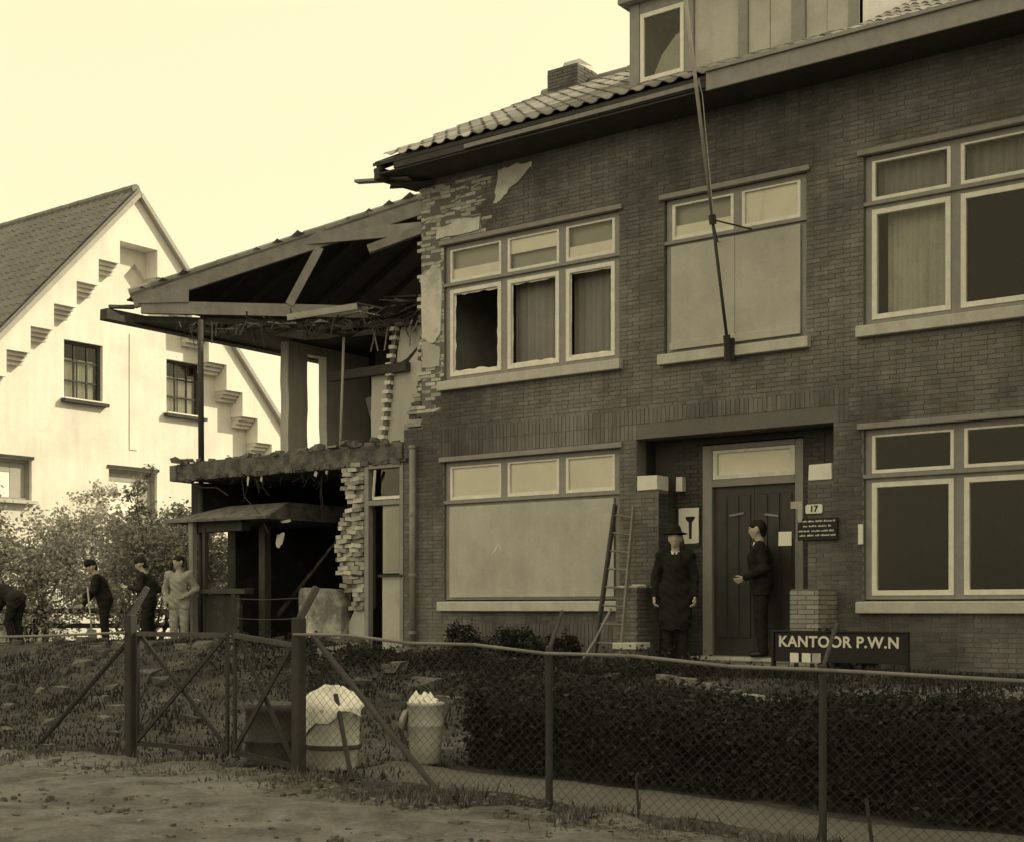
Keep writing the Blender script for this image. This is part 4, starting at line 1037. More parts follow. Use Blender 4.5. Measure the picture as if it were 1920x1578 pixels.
# ------------------------------------------------------------------ ladder and rope
M_LADDER = mat('worn ladder timber', .2, var=.3, scale=6)
lad = thing('ladder', 'wooden ladder leaning beside the large boarded window', 'ladder', (-10.0, -1.0, 0))
A0, A1 = Vector((-10.12,-1.1,-.12)), Vector((-10.38,-.13,2.2)); B0, B1 = Vector((-9.70,-1.1,-.12)), Vector((-10.08,-.13,2.15))
part('rail', MB().beam(A0, A1, .04, .075, (0,1,0)), M_WOODDARK, lad, bevel=.005)
part('rail', MB().beam(B0, B1, .03, .06, (0,1,0)), M_LADDER, lad, bevel=.005)
for i in range(9):
    t = .07+i*.108
    part('rung', MB().tube(A0.lerp(A1,t), B0.lerp(B1,t), .014, 7), M_LADDER, lad)
solo('rope', MB().path([(-9.95,-.9,.75),(-10.0,-1.2,.35),(-10.05,-1.5,.02),(-10.0,-1.75,-.10),(-10.05,-2.0,-.17),(-10.2,-2.1,-.2)], .018, 7), M_WOOD, (-10.05,-1.6,0), 'pale rope end trailing from the ladder into the weeds', 'rope', smooth=True)

# ------------------------------------------------------------------ bins
def rags(cx, cy, z, r, n, parent, m=M_RAG):
    for i in range(n):
        a = rnd.uniform(0, 6.28); d = rnd.uniform(0, r*.75); s = rnd.uniform(.05, .10)
        x, y = cx+d*math.cos(a), cy+d*math.sin(a)
        mb = MB(); k = 7
        V = [(x+s*math.cos(6.28*j/k)*rnd.uniform(.6,1.2), y+s*math.sin(6.28*j/k)*rnd.uniform(.6,1.2), z+rnd.uniform(-.04,.03)) for j in range(k)]
        mb.v = V + [(x, y, z+rnd.uniform(.04,.10)), (x, y, z-.05)]
        for j in range(k): mb.f += [(j, (j+1)%k, k), ((j+1)%k, j, k+1)]
        part('crumpled_paper', mb, m, parent)
b1 = thing('rubbish_bin', 'large pale bin with a white cover slumped over its rim', 'bin', (-7.42,-8.32,-.54), 'rubbish bins behind the chain-link fence')
part('drum', MB().lathe(-7.42,-8.32,[(.205,-.54),(.215,-.52),(.21,-.36),(.222,-.35),(.222,-.33),(.212,-.32),(.218,-.10),(.225,-.09),(.225,-.06),(.215,-.05)],24,.006), M_BIN, b1, smooth=True)
n = 26; mb = MB()
for i in range(6):
    for k in range(n):
        t = 6.283*k/n; rr = [.004,.11,.19,.238,.245,.235][i]*(1+(.05*math.sin(9*t+i)+rnd.uniform(-.04,.04) if i > 1 else 0))
        dr = (.10+.10*math.sin(t-2.2)+.03*math.sin(5*t))
        zt = [.085,.08,.045,0.0,-dr*.6,-dr][i] + (rnd.uniform(-.014,.014) if i > 0 else 0) + (-.05*max(0, math.sin(3*t+1)) if i == 5 else 0) + .05*math.cos(t-2.4)*(1 if i < 4 else .8)
        mb.v.append((-7.42+rr*math.cos(t)*(1+.04*math.sin(7*t)), -8.32+rr*math.sin(t)*(1+.04*math.sin(7*t)), .0+zt))
for i in range(5):
    for k in range(n): mb.f.append((i*n+k, i*n+(k+1)%n, (i+1)*n+(k+1)%n, (i+1)*n+k))
mb.f.append(tuple(range(n)))
part('cover_sheet', mb, M_RAG, b1, smooth=True)
part('hoop', MB().lathe(-7.42,-8.32,[(.224,-.372),(.232,-.368),(.232,-.342),(.224,-.338)],24,.004), M_BINDARK, b1)
b1.location.x -= .40
b2 = thing('rubbish_bin', 'small banded bin with its lid hung on the side and crumpled paper on top', 'bin', (-7.2,-7.75,-.5), 'rubbish bins behind the chain-link fence')
part('drum', MB().lathe(-7.2,-7.75,[(.105,-.52),(.125,-.50),(.135,-.35),(.145,-.22),(.150,-.21),(.150,-.19),(.143,-.18),(.147,-.05),(.155,-.04),(.155,-.02),(.14,-.015)],22,.006), M_BIN, b2, smooth=True)
part('lid', MB().lathe(0,0,[(.02,.035),(.06,.03),(.098,.01),(.105,-.012),(.10,-.02)],20,.0), M_BIN, b2, smooth=True)
ld = b2.children[-1]; ld.data.transform(Matrix.Translation(BASE[b2.name])); ld.data.transform(Matrix.Translation(Vector((-7.345,-7.83,-.15))-BASE[b2.name]) @ Matrix.Rotation(R(-72),4,'Y') @ Matrix.Rotation(R(20),4,'X'))
part('strap', MB().path([(-7.30,-7.87,-.02),(-7.36,-7.88,-.25),(-7.31,-7.86,-.45)], .01), M_METALDARK, b2)
rags(-7.2,-7.75,-.01,.13,9,b2)
b2.location.x -= .13
b3 = thing('oil_drum', 'dark drum standing half hidden behind the narrow gate leaf', 'drum', (-8.06,-8.38,-.54))
part('drum', MB().lathe(-8.06,-8.38,[(.235,-.55),(.245,-.53),(.235,-.51),(.235,-.35),(.245,-.34),(.235,-.33),(.235,-.10),(.245,-.09),(.24,-.04),(.225,-.035)],24,.006), M_BINDARK, b3, smooth=True)
part('hoop', MB().path([(-8.28,-8.5,-.03),(-8.29,-8.5,.06),(-8.2,-8.52,.07),(-8.17,-8.52,-.03)], .012), M_POSTTOP, b3)
b3.location.x -= .38

# ------------------------------------------------------------------ people (one continuous body surface each, clothes as children)
def sdf_mesh(prims, k, vox, pad=.05):
    """prims: (p0, r0, p1, r1[, squash]); smooth union of round cones, meshed by surface nets"""
    P = np.array([list(p[0]) for p in prims] + [list(p[2]) for p in prims]); rr = max(max(p[1], p[3]) for p in prims)
    lo = P.min(0)-rr-pad; hi = P.max(0)+rr+pad
    n = np.ceil((hi-lo)/vox).astype(int)+1
    ax = [lo[i]+vox*np.arange(n[i]) for i in range(3)]
    X = np.stack(np.meshgrid(*ax, indexing='ij'), -1)
    D = None
    for p in prims:
        a = np.array(p[0], float); b = np.array(p[2], float); ab = b-a
        t = np.clip(((X-a)@ab)/max(ab@ab, 1e-9), 0, 1)
        d = np.linalg.norm(X-a-t[..., None]*ab, axis=-1) - (p[1]+(p[3]-p[1])*t)
        if D is None: D = d
        else:
            h = np.clip(.5+.5*(D-d)/k, 0, 1); D = D*(1-h)+d*h-k*h*(1-h)
    S = D < 0
    c = S[:-1,:-1,:-1].astype(int)
    tot = sum(S[i:n[0]-1+i, j:n[1]-1+j, l:n[2]-1+l].astype(int) for i in (0,1) for j in (0,1) for l in (0,1))
    act = (tot > 0) & (tot < 8)
    idx = -np.ones(act.shape, int); idx[act] = np.arange(act.sum())
    acc = np.zeros(act.shape+(3,)); cnt = np.zeros(act.shape)
    cor = [(i,j,l) for i in (0,1) for j in (0,1) for l in (0,1)]
    sub = lambda A, q: A[q[0]:n[0]-1+q[0], q[1]:n[1]-1+q[1], q[2]:n[2]-1+q[2]]
    for q in cor:
        for axn in range(3):
            if q[axn]: continue
            e = list(q); e[axn] = 1
            d0, d1 = sub(D, q), sub(D, e); cr = (d0 < 0) != (d1 < 0)
            t = np.where(cr, d0/np.where(cr, d0-d1, 1), 0)
            for a2 in range(3):
                acc[..., a2] += np.where(cr, (t if a2 == axn else q[a2]), 0)
            cnt += cr
    g = np.stack(np.meshgrid(*[np.arange(m-1) for m in n], indexing='ij'), -1)
    V = (g[act] + acc[act]/cnt[act][:, None])*vox + lo
    F = []
    for axn in range(3):
        o1, o2 = [(1,2),(2,0),(0,1)][axn]
        sl0 = [slice(None)]*3; sl1 = [slice(None)]*3
        sl0[axn] = slice(0, n[axn]-1); sl1[axn] = slice(1, n[axn])
        s0, s1 = S[tuple(sl0)], S[tuple(sl1)]
        w_ = np.argwhere(s0 != s1)
        w_ = w_[(w_[:, o1] > 0) & (w_[:, o2] > 0) & (w_[:, o1] < n[o1]-1) & (w_[:, o2] < n[o2]-1)]
        flip = s0[tuple(w_.T)]
        e1 = np.zeros(3, int); e1[o1] = 1; e2 = np.zeros(3, int); e2[o2] = 1
        q = [idx[tuple((w_-d).T)] for d in (e1*0, e1, e1+e2, e2)]
        q = np.stack(q, 1); q[~flip] = q[~flip][:, ::-1]
        F.append(q[:, ::-1])
    return V, np.concatenate(F)

def hand_prims(wr, el, curl=.5, side=1):
    """palm and five separate bent fingers hanging on from the forearm"""
    wr = Vector(wr); d = (wr-Vector(el)).normalized(); s = Vector((0,-1,0)) - d*d.dot(Vector((0,-1,0)))
    s = s.normalized() if s.length > .1 else Vector((1,0,0)); nrm = d.cross(s).normalized()*side
    P = [(wr-d*.05, .026, wr+d*.01, .024)]
    for q in (-.022, 0, .022): P.append((wr+d*.01+s*q*.7, .017, wr+d*.085+s*q, .015))
    for q, l in ((-.032,.055),(-.011,.072),(.011,.078),(.032,.068)):
        a = wr+d*.088+s*q; b = a+(d*math.cos(curl)+nrm*math.sin(curl))*l*.55; c = b+(d*math.cos(curl*2.2)+nrm*math.sin(curl*2.2))*l*.5
        P += [(a, .0095, b, .009), (b, .009, c, .0075)]
    a = wr+d*.03+s*.03; b = a+(s*.7+d*.7+nrm*.2).normalized()*.04; c = b+(d*.9+s*.2+nrm*.4).normalized()*.035
    P += [(a, .012, b, .0105), (b, .0105, c, .0085)]
    return P
def person(label, base, yaw, hgt, J, coat, trousers, hair=M_HAIR, long_coat=False, headgear=None, collar=False, pose='standing', group=None):
    sc = hgt/1.75
    b = dict(pelvis=(0,0,.95), chest=(0,0,1.28), neck=(0,.01,1.47), head=(0,-.015,1.635),
             shL=(.185,0,1.41), shR=(-.185,0,1.41), elL=(.25,.03,1.13), elR=(-.25,.03,1.13), wrL=(.255,-.04,.89), wrR=(-.255,-.04,.89),
             hipL=(.09,0,.93), hipR=(-.09,0,.93), knL=(.10,-.02,.50), knR=(-.10,-.02,.50), anL=(.105,.02,.085), anR=(-.105,.02,.085))
    lean = J.get('lean', 0); b.update({k: v for k, v in J.items() if k not in ('lean', 'look', 'curl')})
    if lean:
        for k in ('chest','neck','head','shL','shR','elL','elR','wrL','wrR'):
            if k in J: continue
            v = Vector(b[k]) - Vector(b['pelvis']); v = Matrix.Rotation(lean, 3, 'X') @ v; b[k] = tuple(v + Vector(b['pelvis']))
    b = {k: Vector(v)*sc for k, v in b.items()}
    lk = Matrix.Rotation(J.get('look', 0), 3, 'Z')
    h = b['head']; f = lk @ Vector((0,-1,0)); sd = lk @ Vector((1,0,0)); u = (h-b['neck']).normalized()
    body = [(b['pelvis'], .13*sc, b['chest'], .135*sc), (b['chest'], .135*sc, b['neck']-u*.07*sc, .08*sc), (b['neck']-u*.05*sc, .055*sc, h-u*.05*sc, .052*sc),
            (h+u*.035*sc-f*.018*sc, .088*sc, h+u*.01*sc+f*.02*sc, .078*sc), (h-u*.045*sc+f*.025*sc, .06*sc, h-u*.08*sc+f*.06*sc, .033*sc),
            (h+f*.085*sc+u*.015*sc, .012*sc, h+f*.108*sc-u*.02*sc, .014*sc), (h+f*.088*sc+u*.035*sc-sd*.03*sc, .012*sc, h+f*.088*sc+u*.035*sc+sd*.03*sc, .012*sc),
            (h+f*.09*sc-u*.058*sc-sd*.018*sc, .009*sc, h+f*.09*sc-u*.058*sc+sd*.018*sc, .009*sc)]
    for s in (-1, 1): body.append((h+sd*s*.082*sc+u*.02*sc, .016*sc, h+sd*s*.084*sc-u*.02*sc, .012*sc))
    for s in 'LR':
        body += [(b['chest']+(b['sh'+s]-b['chest'])*.3, .10*sc, b['sh'+s], .062*sc), (b['sh'+s], .055*sc, b['el'+s], .042*sc), (b['el'+s], .041*sc, b['wr'+s], .027*sc),
                 (b['hip'+s], .095*sc, b['kn'+s], .06*sc), (b['kn'+s], .058*sc, b['an'+s], .04*sc)]
    V, F = sdf_mesh(body, .03*sc, .0125)
    for s, sg in (('L', 1), ('R', -1)):
        hv, hf = sdf_mesh(hand_prims(b['wr'+s], b['el'+s], J.get('curl', .5), sg), .006, .0045, .02)
        F = np.concatenate([F, hf+len(V)]); V = np.concatenate([V, hv])
    root = thing('person', label, 'person', base, group)
    root.rotation_euler = (0, 0, yaw)
    def add(name, V, F, m, kind=None):
        return np_mesh(name, np.asarray(V)+np.array(base), F, m, root, smooth=True)
    bo = add('body', V, F, M_SKIN)
    # eyes
    e = MB()
    EV = []; EF = []
    for s in (-1, 1):
        v_, f_ = sdf_mesh([(h+f*.083*sc+sd*s*.032*sc+u*.014*sc, .010, h+f*.083*sc+sd*s*.032*sc+u*.013*sc, .010)], .001, .005, .01)
        add('eye', v_, f_, M_HAIR)
        add('eyebrow', *sdf_mesh([(h+f*.098*sc+sd*s*.014*sc+u*.036*sc, .006, h+f*.088*sc+sd*s*.048*sc+u*.034*sc, .005)], .001, .004, .01), M_HAIR)
    add('mouth', *sdf_mesh([(h+f*.097*sc-sd*.02*sc-u*.056*sc, .0055, h+f*.097*sc+sd*.02*sc-u*.056*sc, .0055)], .001, .004, .01), M_COAT)
    # jacket
    ct = [(b['pelvis'], (.16 if long_coat else .155)*sc, b['chest'], (.163 if long_coat else .158)*sc), (b['chest'], .158*sc, b['neck']-u*.08*sc, .088*sc)]
    for s in 'LR':
        ct += [(b['chest']+(b['sh'+s]-b['chest'])*.3, .12*sc, b['sh'+s], .08*sc), (b['sh'+s], .075*sc, b['el'+s], .062*sc), (b['el'+s], .06*sc, b['el'+s].lerp(b['wr'+s], .93), .045*sc)]
        ct += [(b['hip'+s]+Vector((0,0,.05*sc)), .125*sc, b['hip'+s].lerp(b['kn'+s], .9 if long_coat else .22), .13*sc if long_coat else .118*sc)]
    if long_coat: ct += [(b['pelvis'], .15*sc, (b['knL']+b['knR'])/2-Vector((0,0,.14*sc)), .165*sc)]
    cv, cf = sdf_mesh(ct, .04*sc, .0145)
    if long_coat: cv[:, 2] = np.maximum(cv[:, 2], .42*sc + .012*np.sin(cv[:, 0]*40))
    elif not lean > .5: cv[:, 2] = np.maximum(cv[:, 2], .80*sc) if coat is not M_OVERALL else cv[:, 2]
    fold = np.sin(cv[:, 2]*34+4*np.sin(cv[:, 0]*14)+3*np.sin(cv[:, 1]*17)) + .7*np.sin(cv[:, 2]*61+cv[:, 0]*40)
    cv[:, 0] += .004*fold*np.sign(cv[:, 0]); cv[:, 1] += .004*fold*np.sign(cv[:, 1])
    add('coat' if long_coat else 'jacket', cv, cf, coat)
    if coat is not M_OVERALL:
        for s in (-1, 1):     # lapels
            q = b['chest']+(b['neck']-b['chest'])*.2; fz = Vector((0,-1,0))
            lp = MB().quadbox([tuple(q+Vector((s*x*sc, -y*sc, z*sc))) for x, y, z in ((.005,.155,-.12),(.03,.157,-.12),(.10,.135,.10),(.045,.115,.16),(.005,.165,-.12),(.03,.167,-.12),(.10,.145,.10),(.045,.125,.16))])
            if not lean: add('lapel', lp.v, lp.f, M_TROUSER)
    tr = []; wd_ = 1.12 if long_coat else 1.0
    for s in 'LR': tr += [(b['hip'+s], .112*sc, b['kn'+s], .082*sc), (b['kn'+s], .08*sc, b['an'+s]+Vector((0,0,.0)), .066*sc)]
    tv_, tf_ = sdf_mesh(tr, .012*sc, .0145)
    tv_[:, 1] += .006*np.sin(tv_[:, 2]*48+tv_[:, 0]*30)
    add('trousers', tv_, tf_, trousers)
    for s in 'LR':
        a = b['an'+s]; add('shoe', *sdf_mesh([(a+Vector((0,.03,-.03))*sc, .042*sc, a+Vector((0,-.14,-.045))*sc, .036*sc)], .01, .011), M_SHOE)
    if headgear == 'hat':
        mb = [(h+u*.10*sc-f*.012*sc, .092*sc, h+u*.128*sc-f*.012*sc, .08*sc)]
        cr = add('hat_crown', *sdf_mesh(mb, .01, .011), coat)
        br = MB().lathe(0, 0, [(.09,-.004),(.158,-.016),(.164,-.008),(.158,.0),(.09,.016)], 22)
        M = Matrix.Translation(h+u*.082*sc-f*.012*sc)
        add('hat_brim', [tuple(M @ (Vector(v)*sc)) for v in br.v], [q for q in br.f if len(q) == 4], coat)
    elif headgear == 'cap':
        add('cap', *sdf_mesh([(h+u*.075*sc-f*.02*sc, .10*sc, h+u*.085*sc+f*.015*sc, .092*sc), (h+u*.062*sc+f*.07*sc-sd*.035*sc, .018*sc, h+u*.062*sc+f*.07*sc+sd*.035*sc, .018*sc)], .02, .011), coat)
        add('hair', *sdf_mesh([(h+u*.02*sc-f*.045*sc, .07*sc, h-u*.02*sc-f*.05*sc, .055*sc)], .02, .011), hair)
    else:
        add('hair', *sdf_mesh([(h+u*.052*sc-f*.03*sc, .093*sc, h+u*.06*sc+f*.012*sc, .08*sc), (h+u*.02*sc-f*.045*sc, .08*sc, h-u*.03*sc-f*.05*sc, .058*sc)], .02, .011), hair)
    if collar:
        cn = b['neck']
        cw = MB()
        q = cn - u*.015*sc + f*.075*sc
        for s in (-1, 1):
            cw.quadbox([tuple(q+sd*s*x*sc+u*z*sc+f*y*sc) for x, y, z in ((.008,.012,.0),(.055,-.01,.03),(.06,-.015,-.03),(.02,.025,-.10),(.008,.022,.0),(.055,.0,.03),(.06,-.005,-.03),(.02,.035,-.10))])
        bb = [tuple(v) for v in cw.v]
        add('collar', bb, cw.f, M_LINEN)
        tv, tf = sdf_mesh([(q+f*.03*sc-u*.01*sc, .011, q+f*.045*sc-u*.10*sc, .016)], .005, .008)
        add('necktie', tv, tf, M_SIGN)
    return root
person('man in a dark long overcoat and brimmed hat standing at the porch', (-9.29,-.35,.047), R(24), 1.74,
       dict(elL=(.25,.03,1.13), elR=(-.27,.03,1.13), wrL=(.265,-.06,.86), wrR=(-.275,-.06,.86), curl=.6), M_COAT, M_TROUSER, long_coat=True, headgear='hat', collar=True)
person('man in a dark suit standing in profile inside the doorway', (-8.30,.20,.101), R(-62), 1.80,
       dict(lean=R(3), wrL=(.20,-.22,1.02), elL=(.26,.02,1.13), wrR=(-.26,-.02,.87), look=R(-6)), M_COAT, M_TROUSER, collar=True)
LEAN = 'labourers clearing the ruin'
person('worker in a pale overall standing at the foot of the ruin', (-19.42,-.35,float(gz(-19.42,-.35))), R(30), 1.68,
       dict(elL=(.30,.06,1.15), wrL=(.17,-.10,1.02), elR=(-.29,.05,1.14), wrR=(-.24,-.08,.90), look=R(-25), lean=R(4)), M_OVERALL, M_OVERALL, group=LEAN)
person('worker in a dark jacket with bent arms beside the pale overall', (-20.4,-.25,float(gz(-20.4,-.25))), R(-55), 1.66,
       dict(lean=R(12), elL=(.26,-.10,1.15), wrL=(.20,-.33,1.18), elR=(-.29,.10,1.15), wrR=(-.20,-.12,1.0)), M_CLOTH2, M_TROUSER, headgear='cap', group=LEAN)
person('capped worker in dark clothes leaning over a spade before the shrubs', (-21.28,-.55,float(gz(-21.28,-.55))), R(-35), 1.66,
       dict(lean=R(20), elL=(.27,-.22,1.12), wrL=(.10,-.40,1.02), elR=(-.30,-.18,1.12), wrR=(-.12,-.42,.86), curl=1.0), M_COAT, M_TROUSER, headgear='cap', group=LEAN)
person('worker bending low with rounded back at the garden edge', (-23.1,-1.2,float(gz(-23.1,-1.2))), R(-70), 1.70,
       dict(lean=R(62), elL=(.25,-.52,.92), wrL=(.16,-.62,.66), elR=(-.25,-.50,.90), wrR=(-.14,-.60,.64), knL=(.10,-.12,.52), knR=(-.10,-.06,.51)), M_CLOTH2, M_TROUSER, headgear='cap', group=LEAN)
sp_ = thing('spade', 'long-handled spade held by the capped worker', 'spade', (-21.35,-1.0,.1))
part('handle', MB().tube((-21.52,-.92,1.14), (-21.12,-1.12,.35), .016, 8), M_WOODPALE, sp_, smooth=True)
part('blade', MB().beam((-21.13,-1.115,.38), (-20.98,-1.19,.08), .02, .18, (0,-1,0)), M_ZINC, sp_)
sp_.location.x += .22

# ------------------------------------------------------------------ vegetation
def leaf_cloud(cent, size, aspect=1.7, up=.35):
    """one folded leaf (2 quads' worth of area in one rhombus) at every centre"""
    n = len(cent)
    d = nr.normal(size=(n,3)); d[:, 2] = d[:, 2]*.7; d /= np.linalg.norm(d, axis=1)[:, None]
    q = nr.normal(size=(n,3)); q[:, 2] += up; s = np.cross(d, q); s /= np.linalg.norm(s, axis=1)[:, None]+1e-9
    L_ = (size*nr.uniform(.6, 1.4, n))[:, None]
    a = cent - d*L_*.5; c = cent + d*L_*.5; b = cent + s*L_/aspect*.5 + np.cross(s, d)*L_*.06; e = cent - s*L_/aspect*.5 + np.cross(s, d)*L_*.06
    V = np.stack([a, b, c, e], 1).reshape(-1, 3)
    return V, np.arange(4*n).reshape(-1, 4)
def crown_pts(blobs, n):
    P = []
    tot = sum(b[3]*b[4]*b[5] for b in blobs)
    for (x, y, z, rx, ry, rz) in blobs:
        m = int(n*rx*ry*rz/tot); k = max(6, m//70)
        v = nr.normal(size=(k,3)); v /= np.linalg.norm(v, axis=1)[:, None]; v *= nr.uniform(.45, 1.0, (k,1))
        cl = v*[rx,ry,rz]+[x,y,z]
        w_ = nr.integers(0, k, m); sp = nr.normal(size=(m,3))*.16*np.array([rx,ry,rz]).mean()
        P.append(cl[w_]+sp)
    P = np.concatenate(P); return P[P[:, 2] > gz(P[:, 0], P[:, 1])+.02]
def shrub(name, label, base, blobs, n, size, m, stems, group=None, cat='shrub'):
    z = float(gz(base[0], base[1])); base = (base[0], base[1], z)
    t = thing(name, label, cat, base, group)
    V, F = leaf_cloud(crown_pts(blobs, n), size)
    np_mesh('foliage', V, F, m, t, kind='stuff')
    for i in range(stems):
        b = blobs[i % len(blobs)]
        p = Vector(base)+Vector((rnd.uniform(-.12,.12), rnd.uniform(-.12,.12), -.1)); q = Vector((b[0]+rnd.uniform(-.3,.3)*b[3], b[1]+rnd.uniform(-.3,.3)*b[4], b[2]+b[5]*.3))
        mid = p.lerp(q, .5)+Vector((rnd.uniform(-.1,.1), rnd.uniform(-.1,.1), .1))
        part('stem', MB().tube(p, mid, .028, 6, .02).tube(mid, q, .02, 6, .008), M_BARK, t)
    return t
SHR = 'garden shrubs before the white house'
shrub('lilac_shrub', 'tall dark lilac-like shrub behind the workers', (-22.6,1.6), [(-22.8,1.2,1.2,.9,.8,1.0),(-22.3,2.0,1.9,.85,.8,.85),(-23.2,1.8,2.1,.8,.7,.8),(-23.0,1.6,3.0,.4,.4,.6),(-21.9,2.6,1.3,.75,.75,1.0),(-22.2,2.5,2.5,.5,.5,.6)], 17000, .085, M_LEAF, 8, SHR, 'shrub')
shrub('lilac_shrub', 'pale sunlit shrub at the photo edge under the white gable', (-24.9,.3), [(-25.1,-.2,1.2,.9,.9,1.1),(-24.9,.7,1.9,.9,.9,.9),(-25.4,-.5,2.3,.7,.7,.8),(-24.4,.4,1.0,.8,.9,.9),(-25.0,1.4,2.4,.6,.6,.7)], 16000, .085, M_LEAFPALE, 7, SHR, 'shrub')
shrub('lilac_shrub', 'light loose shrub seen between the tall shrub and the gable', (-25.0,3.0), [(-25.2,2.4,1.5,.9,.9,1.1),(-24.8,3.5,2.0,1.0,1.0,1.0),(-25.5,2.5,2.9,.5,.5,.6),(-24.6,4.4,2.0,.8,.8,.9)], 18000, .085, M_LEAFPALE, 6, SHR, 'shrub')
shrub('lilac_shrub', 'shrub showing through the opening under the bay roof', (-23.6,4.9), [(-23.6,4.4,1.0,.9,.9,.8),(-23.5,5.5,1.6,.9,.9,.8),(-23.3,6.3,1.2,.8,.8,.8)], 12000, .085, M_LEAFPALE, 5, SHR, 'shrub')
for (x, y, r, h, lb) in ((-12.75,-.55,.42,.55,'dark shrub against the wall under the boarded window, nearest the drainpipe'), (-11.8,-.6,.48,.48,'dark shrub under the middle of the boarded window'), (-10.85,-.75,.32,.36,'small dark shrub beside the foot of the ladder'),
                         (-6.7,-.9,.4,.5,'dark shrub behind the office sign under the shaded window')):
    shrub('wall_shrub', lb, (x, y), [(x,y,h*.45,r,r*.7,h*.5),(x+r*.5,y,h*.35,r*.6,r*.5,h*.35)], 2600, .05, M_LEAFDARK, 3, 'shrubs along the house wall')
# weedy bed and rough grass
def scatter_blades(n, fx, hgt, m, name, wd=.012, thing_=None):
    P = []
    for _ in range(n):
        q = fx()
        if q: P.append(q)
    P = np.array(P); n = len(P); z = gz(P[:,0], P[:,1])
    h = hgt*nr.uniform(.4, 1.3, n)*P[:,2]; a = nr.uniform(0, 6.28, n); ln = nr.normal(size=(n,2))*.35
    dx, dy = np.cos(a)*wd, np.sin(a)*wd
    b0 = np.stack([P[:,0]-dx, P[:,1]-dy, z-.02], 1); b1 = np.stack([P[:,0]+dx, P[:,1]+dy, z-.02], 1)
    t0 = np.stack([P[:,0]+ln[:,0]*h+dx*.2, P[:,1]+ln[:,1]*h+dy*.2, z+h], 1); t1 = np.stack([P[:,0]+ln[:,0]*h-dx*.2, P[:,1]+ln[:,1]*h-dy*.2, z+h*.98], 1)
    V = np.stack([b0,b1,t0,t1],1).reshape(-1,3)
    return np_mesh(name, V, np.arange(4*n).reshape(-1,4), m, kind='stuff')
def verge():
    x = rnd.uniform(-16, 1.5); y = rnd.gauss(-8.95, .22) - abs(rnd.gauss(0, .18))
    if rnd.random() > .35+.65*max(0, math.sin(x*1.9+y*3)*math.sin(x*4.3-y*5)+.3): return None
    return (x, y, .5+1.1*abs(math.sin(x*2.3)*math.sin(x*5.1+1))) if y > -9.9 else None
o = scatter_blades(30000, verge, .06, M_GRASS, 'verge_grass'); tag(o, 'straggling grass along the foot of the fence', 'grass')
def lawn():
    x = rnd.uniform(-19, 0); y = rnd.uniform(-8.5, -1.0)
    if -7 < x and y < -6.4: return None
    return (x, y, .5+.9*max(0, math.sin(x*1.7+y)*math.sin(y*2.1-x*.6)))
o = scatter_blades(34000, lawn, .065, M_LEAFDARK, 'rough_grass', .014); tag(o, 'dark rough grass and weeds covering the front garden', 'grass')
# leaf litter and clods scattered over the verge and road edge
P = []
for _ in range(5200):
    x = rnd.uniform(-15, 2); y = -8.7-abs(rnd.gauss(0, .75))
    if rnd.random() < .4+.6*math.sin(x*3.3+y*2)*math.sin(x*1.1-y*3.7): P.append((x, y, float(gz(x, y))+.045+abs(rnd.gauss(0, .012))))
V, F = leaf_cloud(np.array(P), .045, 1.5, 2.5)
V[:, 2] = np.repeat(np.array(P)[:, 2], 4) + (V[:, 2]-np.repeat(np.array(P)[:, 2], 4))*.45
o = np_mesh('leaf_litter', V, F, M_GRASS, kind='stuff'); tag(o, 'withered leaf litter strewn over the road edge', 'leaf litter')
# low weeds in the bed in front of the wall
pts = []
while len(pts) < 15000:
    x = rnd.uniform(-14, -7.3); y = rnd.gauss(-3.4, .9)
    d = .5+.5*math.sin(x*2.2+1.3*math.sin(y*2))*math.sin(y*1.9)
    if rnd.random() < d and -5.6 < y < -1.2: pts.append((x, y, float(gz(x, y))+abs(rnd.gauss(0, .12))*d+.02))
V, F = leaf_cloud(np.array(pts), .05)
o = np_mesh('ground_weeds', V, F, M_LEAFDARK, kind='stuff'); tag(o, 'low dark weeds in the bed before the boarded window', 'weeds')
# clipped hedge
hd = thing('hedge', 'low dark clipped hedge behind the chain-link fence', 'hedge', (-3.6, -7.0, -.4))
HXa, HXb = -7.0, 1.5
def hedge_top(x): return .045 + .035*math.sin(x*4.3) + .04*math.sin(x*1.7+.5) + .02*math.sin(x*9.7+1)
mb = MB(); xs_ = np.linspace(HXa+.1, HXb, 34)
for x in xs_:
    zt = hedge_top(x)-.07
    for (y, z_) in ((-7.58,float(gz(x,-7.6))-.05), (-7.52,zt-.12), (-7.35,zt), (-6.5,zt), (-6.32,zt-.12), (-6.28,float(gz(x,-6.3))-.05)):
        mb.v.append((x+rnd.uniform(-.03,.03), y+rnd.uniform(-.03,.03), z_+rnd.uniform(-.03,.03)))
for i in range(33):
    for k in range(5): mb.f.append((i*6+k, i*6+k+1, i*6+7+k, i*6+6+k))
mb.f.append((0,1,2,3,4,5)); mb.f.append(tuple(33*6+k for k in (5,4,3,2,1,0)))
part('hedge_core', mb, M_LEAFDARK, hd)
P = []
for _ in range(42000):
    x = rnd.uniform(HXa-.02, HXb); zt = hedge_top(x); r_ = rnd.random()
    if r_ < .45: P.append((x, -7.60+rnd.gauss(0,.05), rnd.uniform(float(gz(x,-7.6))+.02, zt)))
    elif r_ < .92: P.append((x, rnd.uniform(-7.6,-6.3), zt+rnd.gauss(-.01,.04)+.05*math.sin(x*9)*math.sin(x*3.3)))
    else: P.append((HXa+rnd.gauss(0,.06), rnd.uniform(-7.6,-6.3), rnd.uniform(-.45, .08)))
V, F = leaf_cloud(np.array(P), .045)
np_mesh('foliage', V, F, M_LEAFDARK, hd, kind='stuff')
P = []
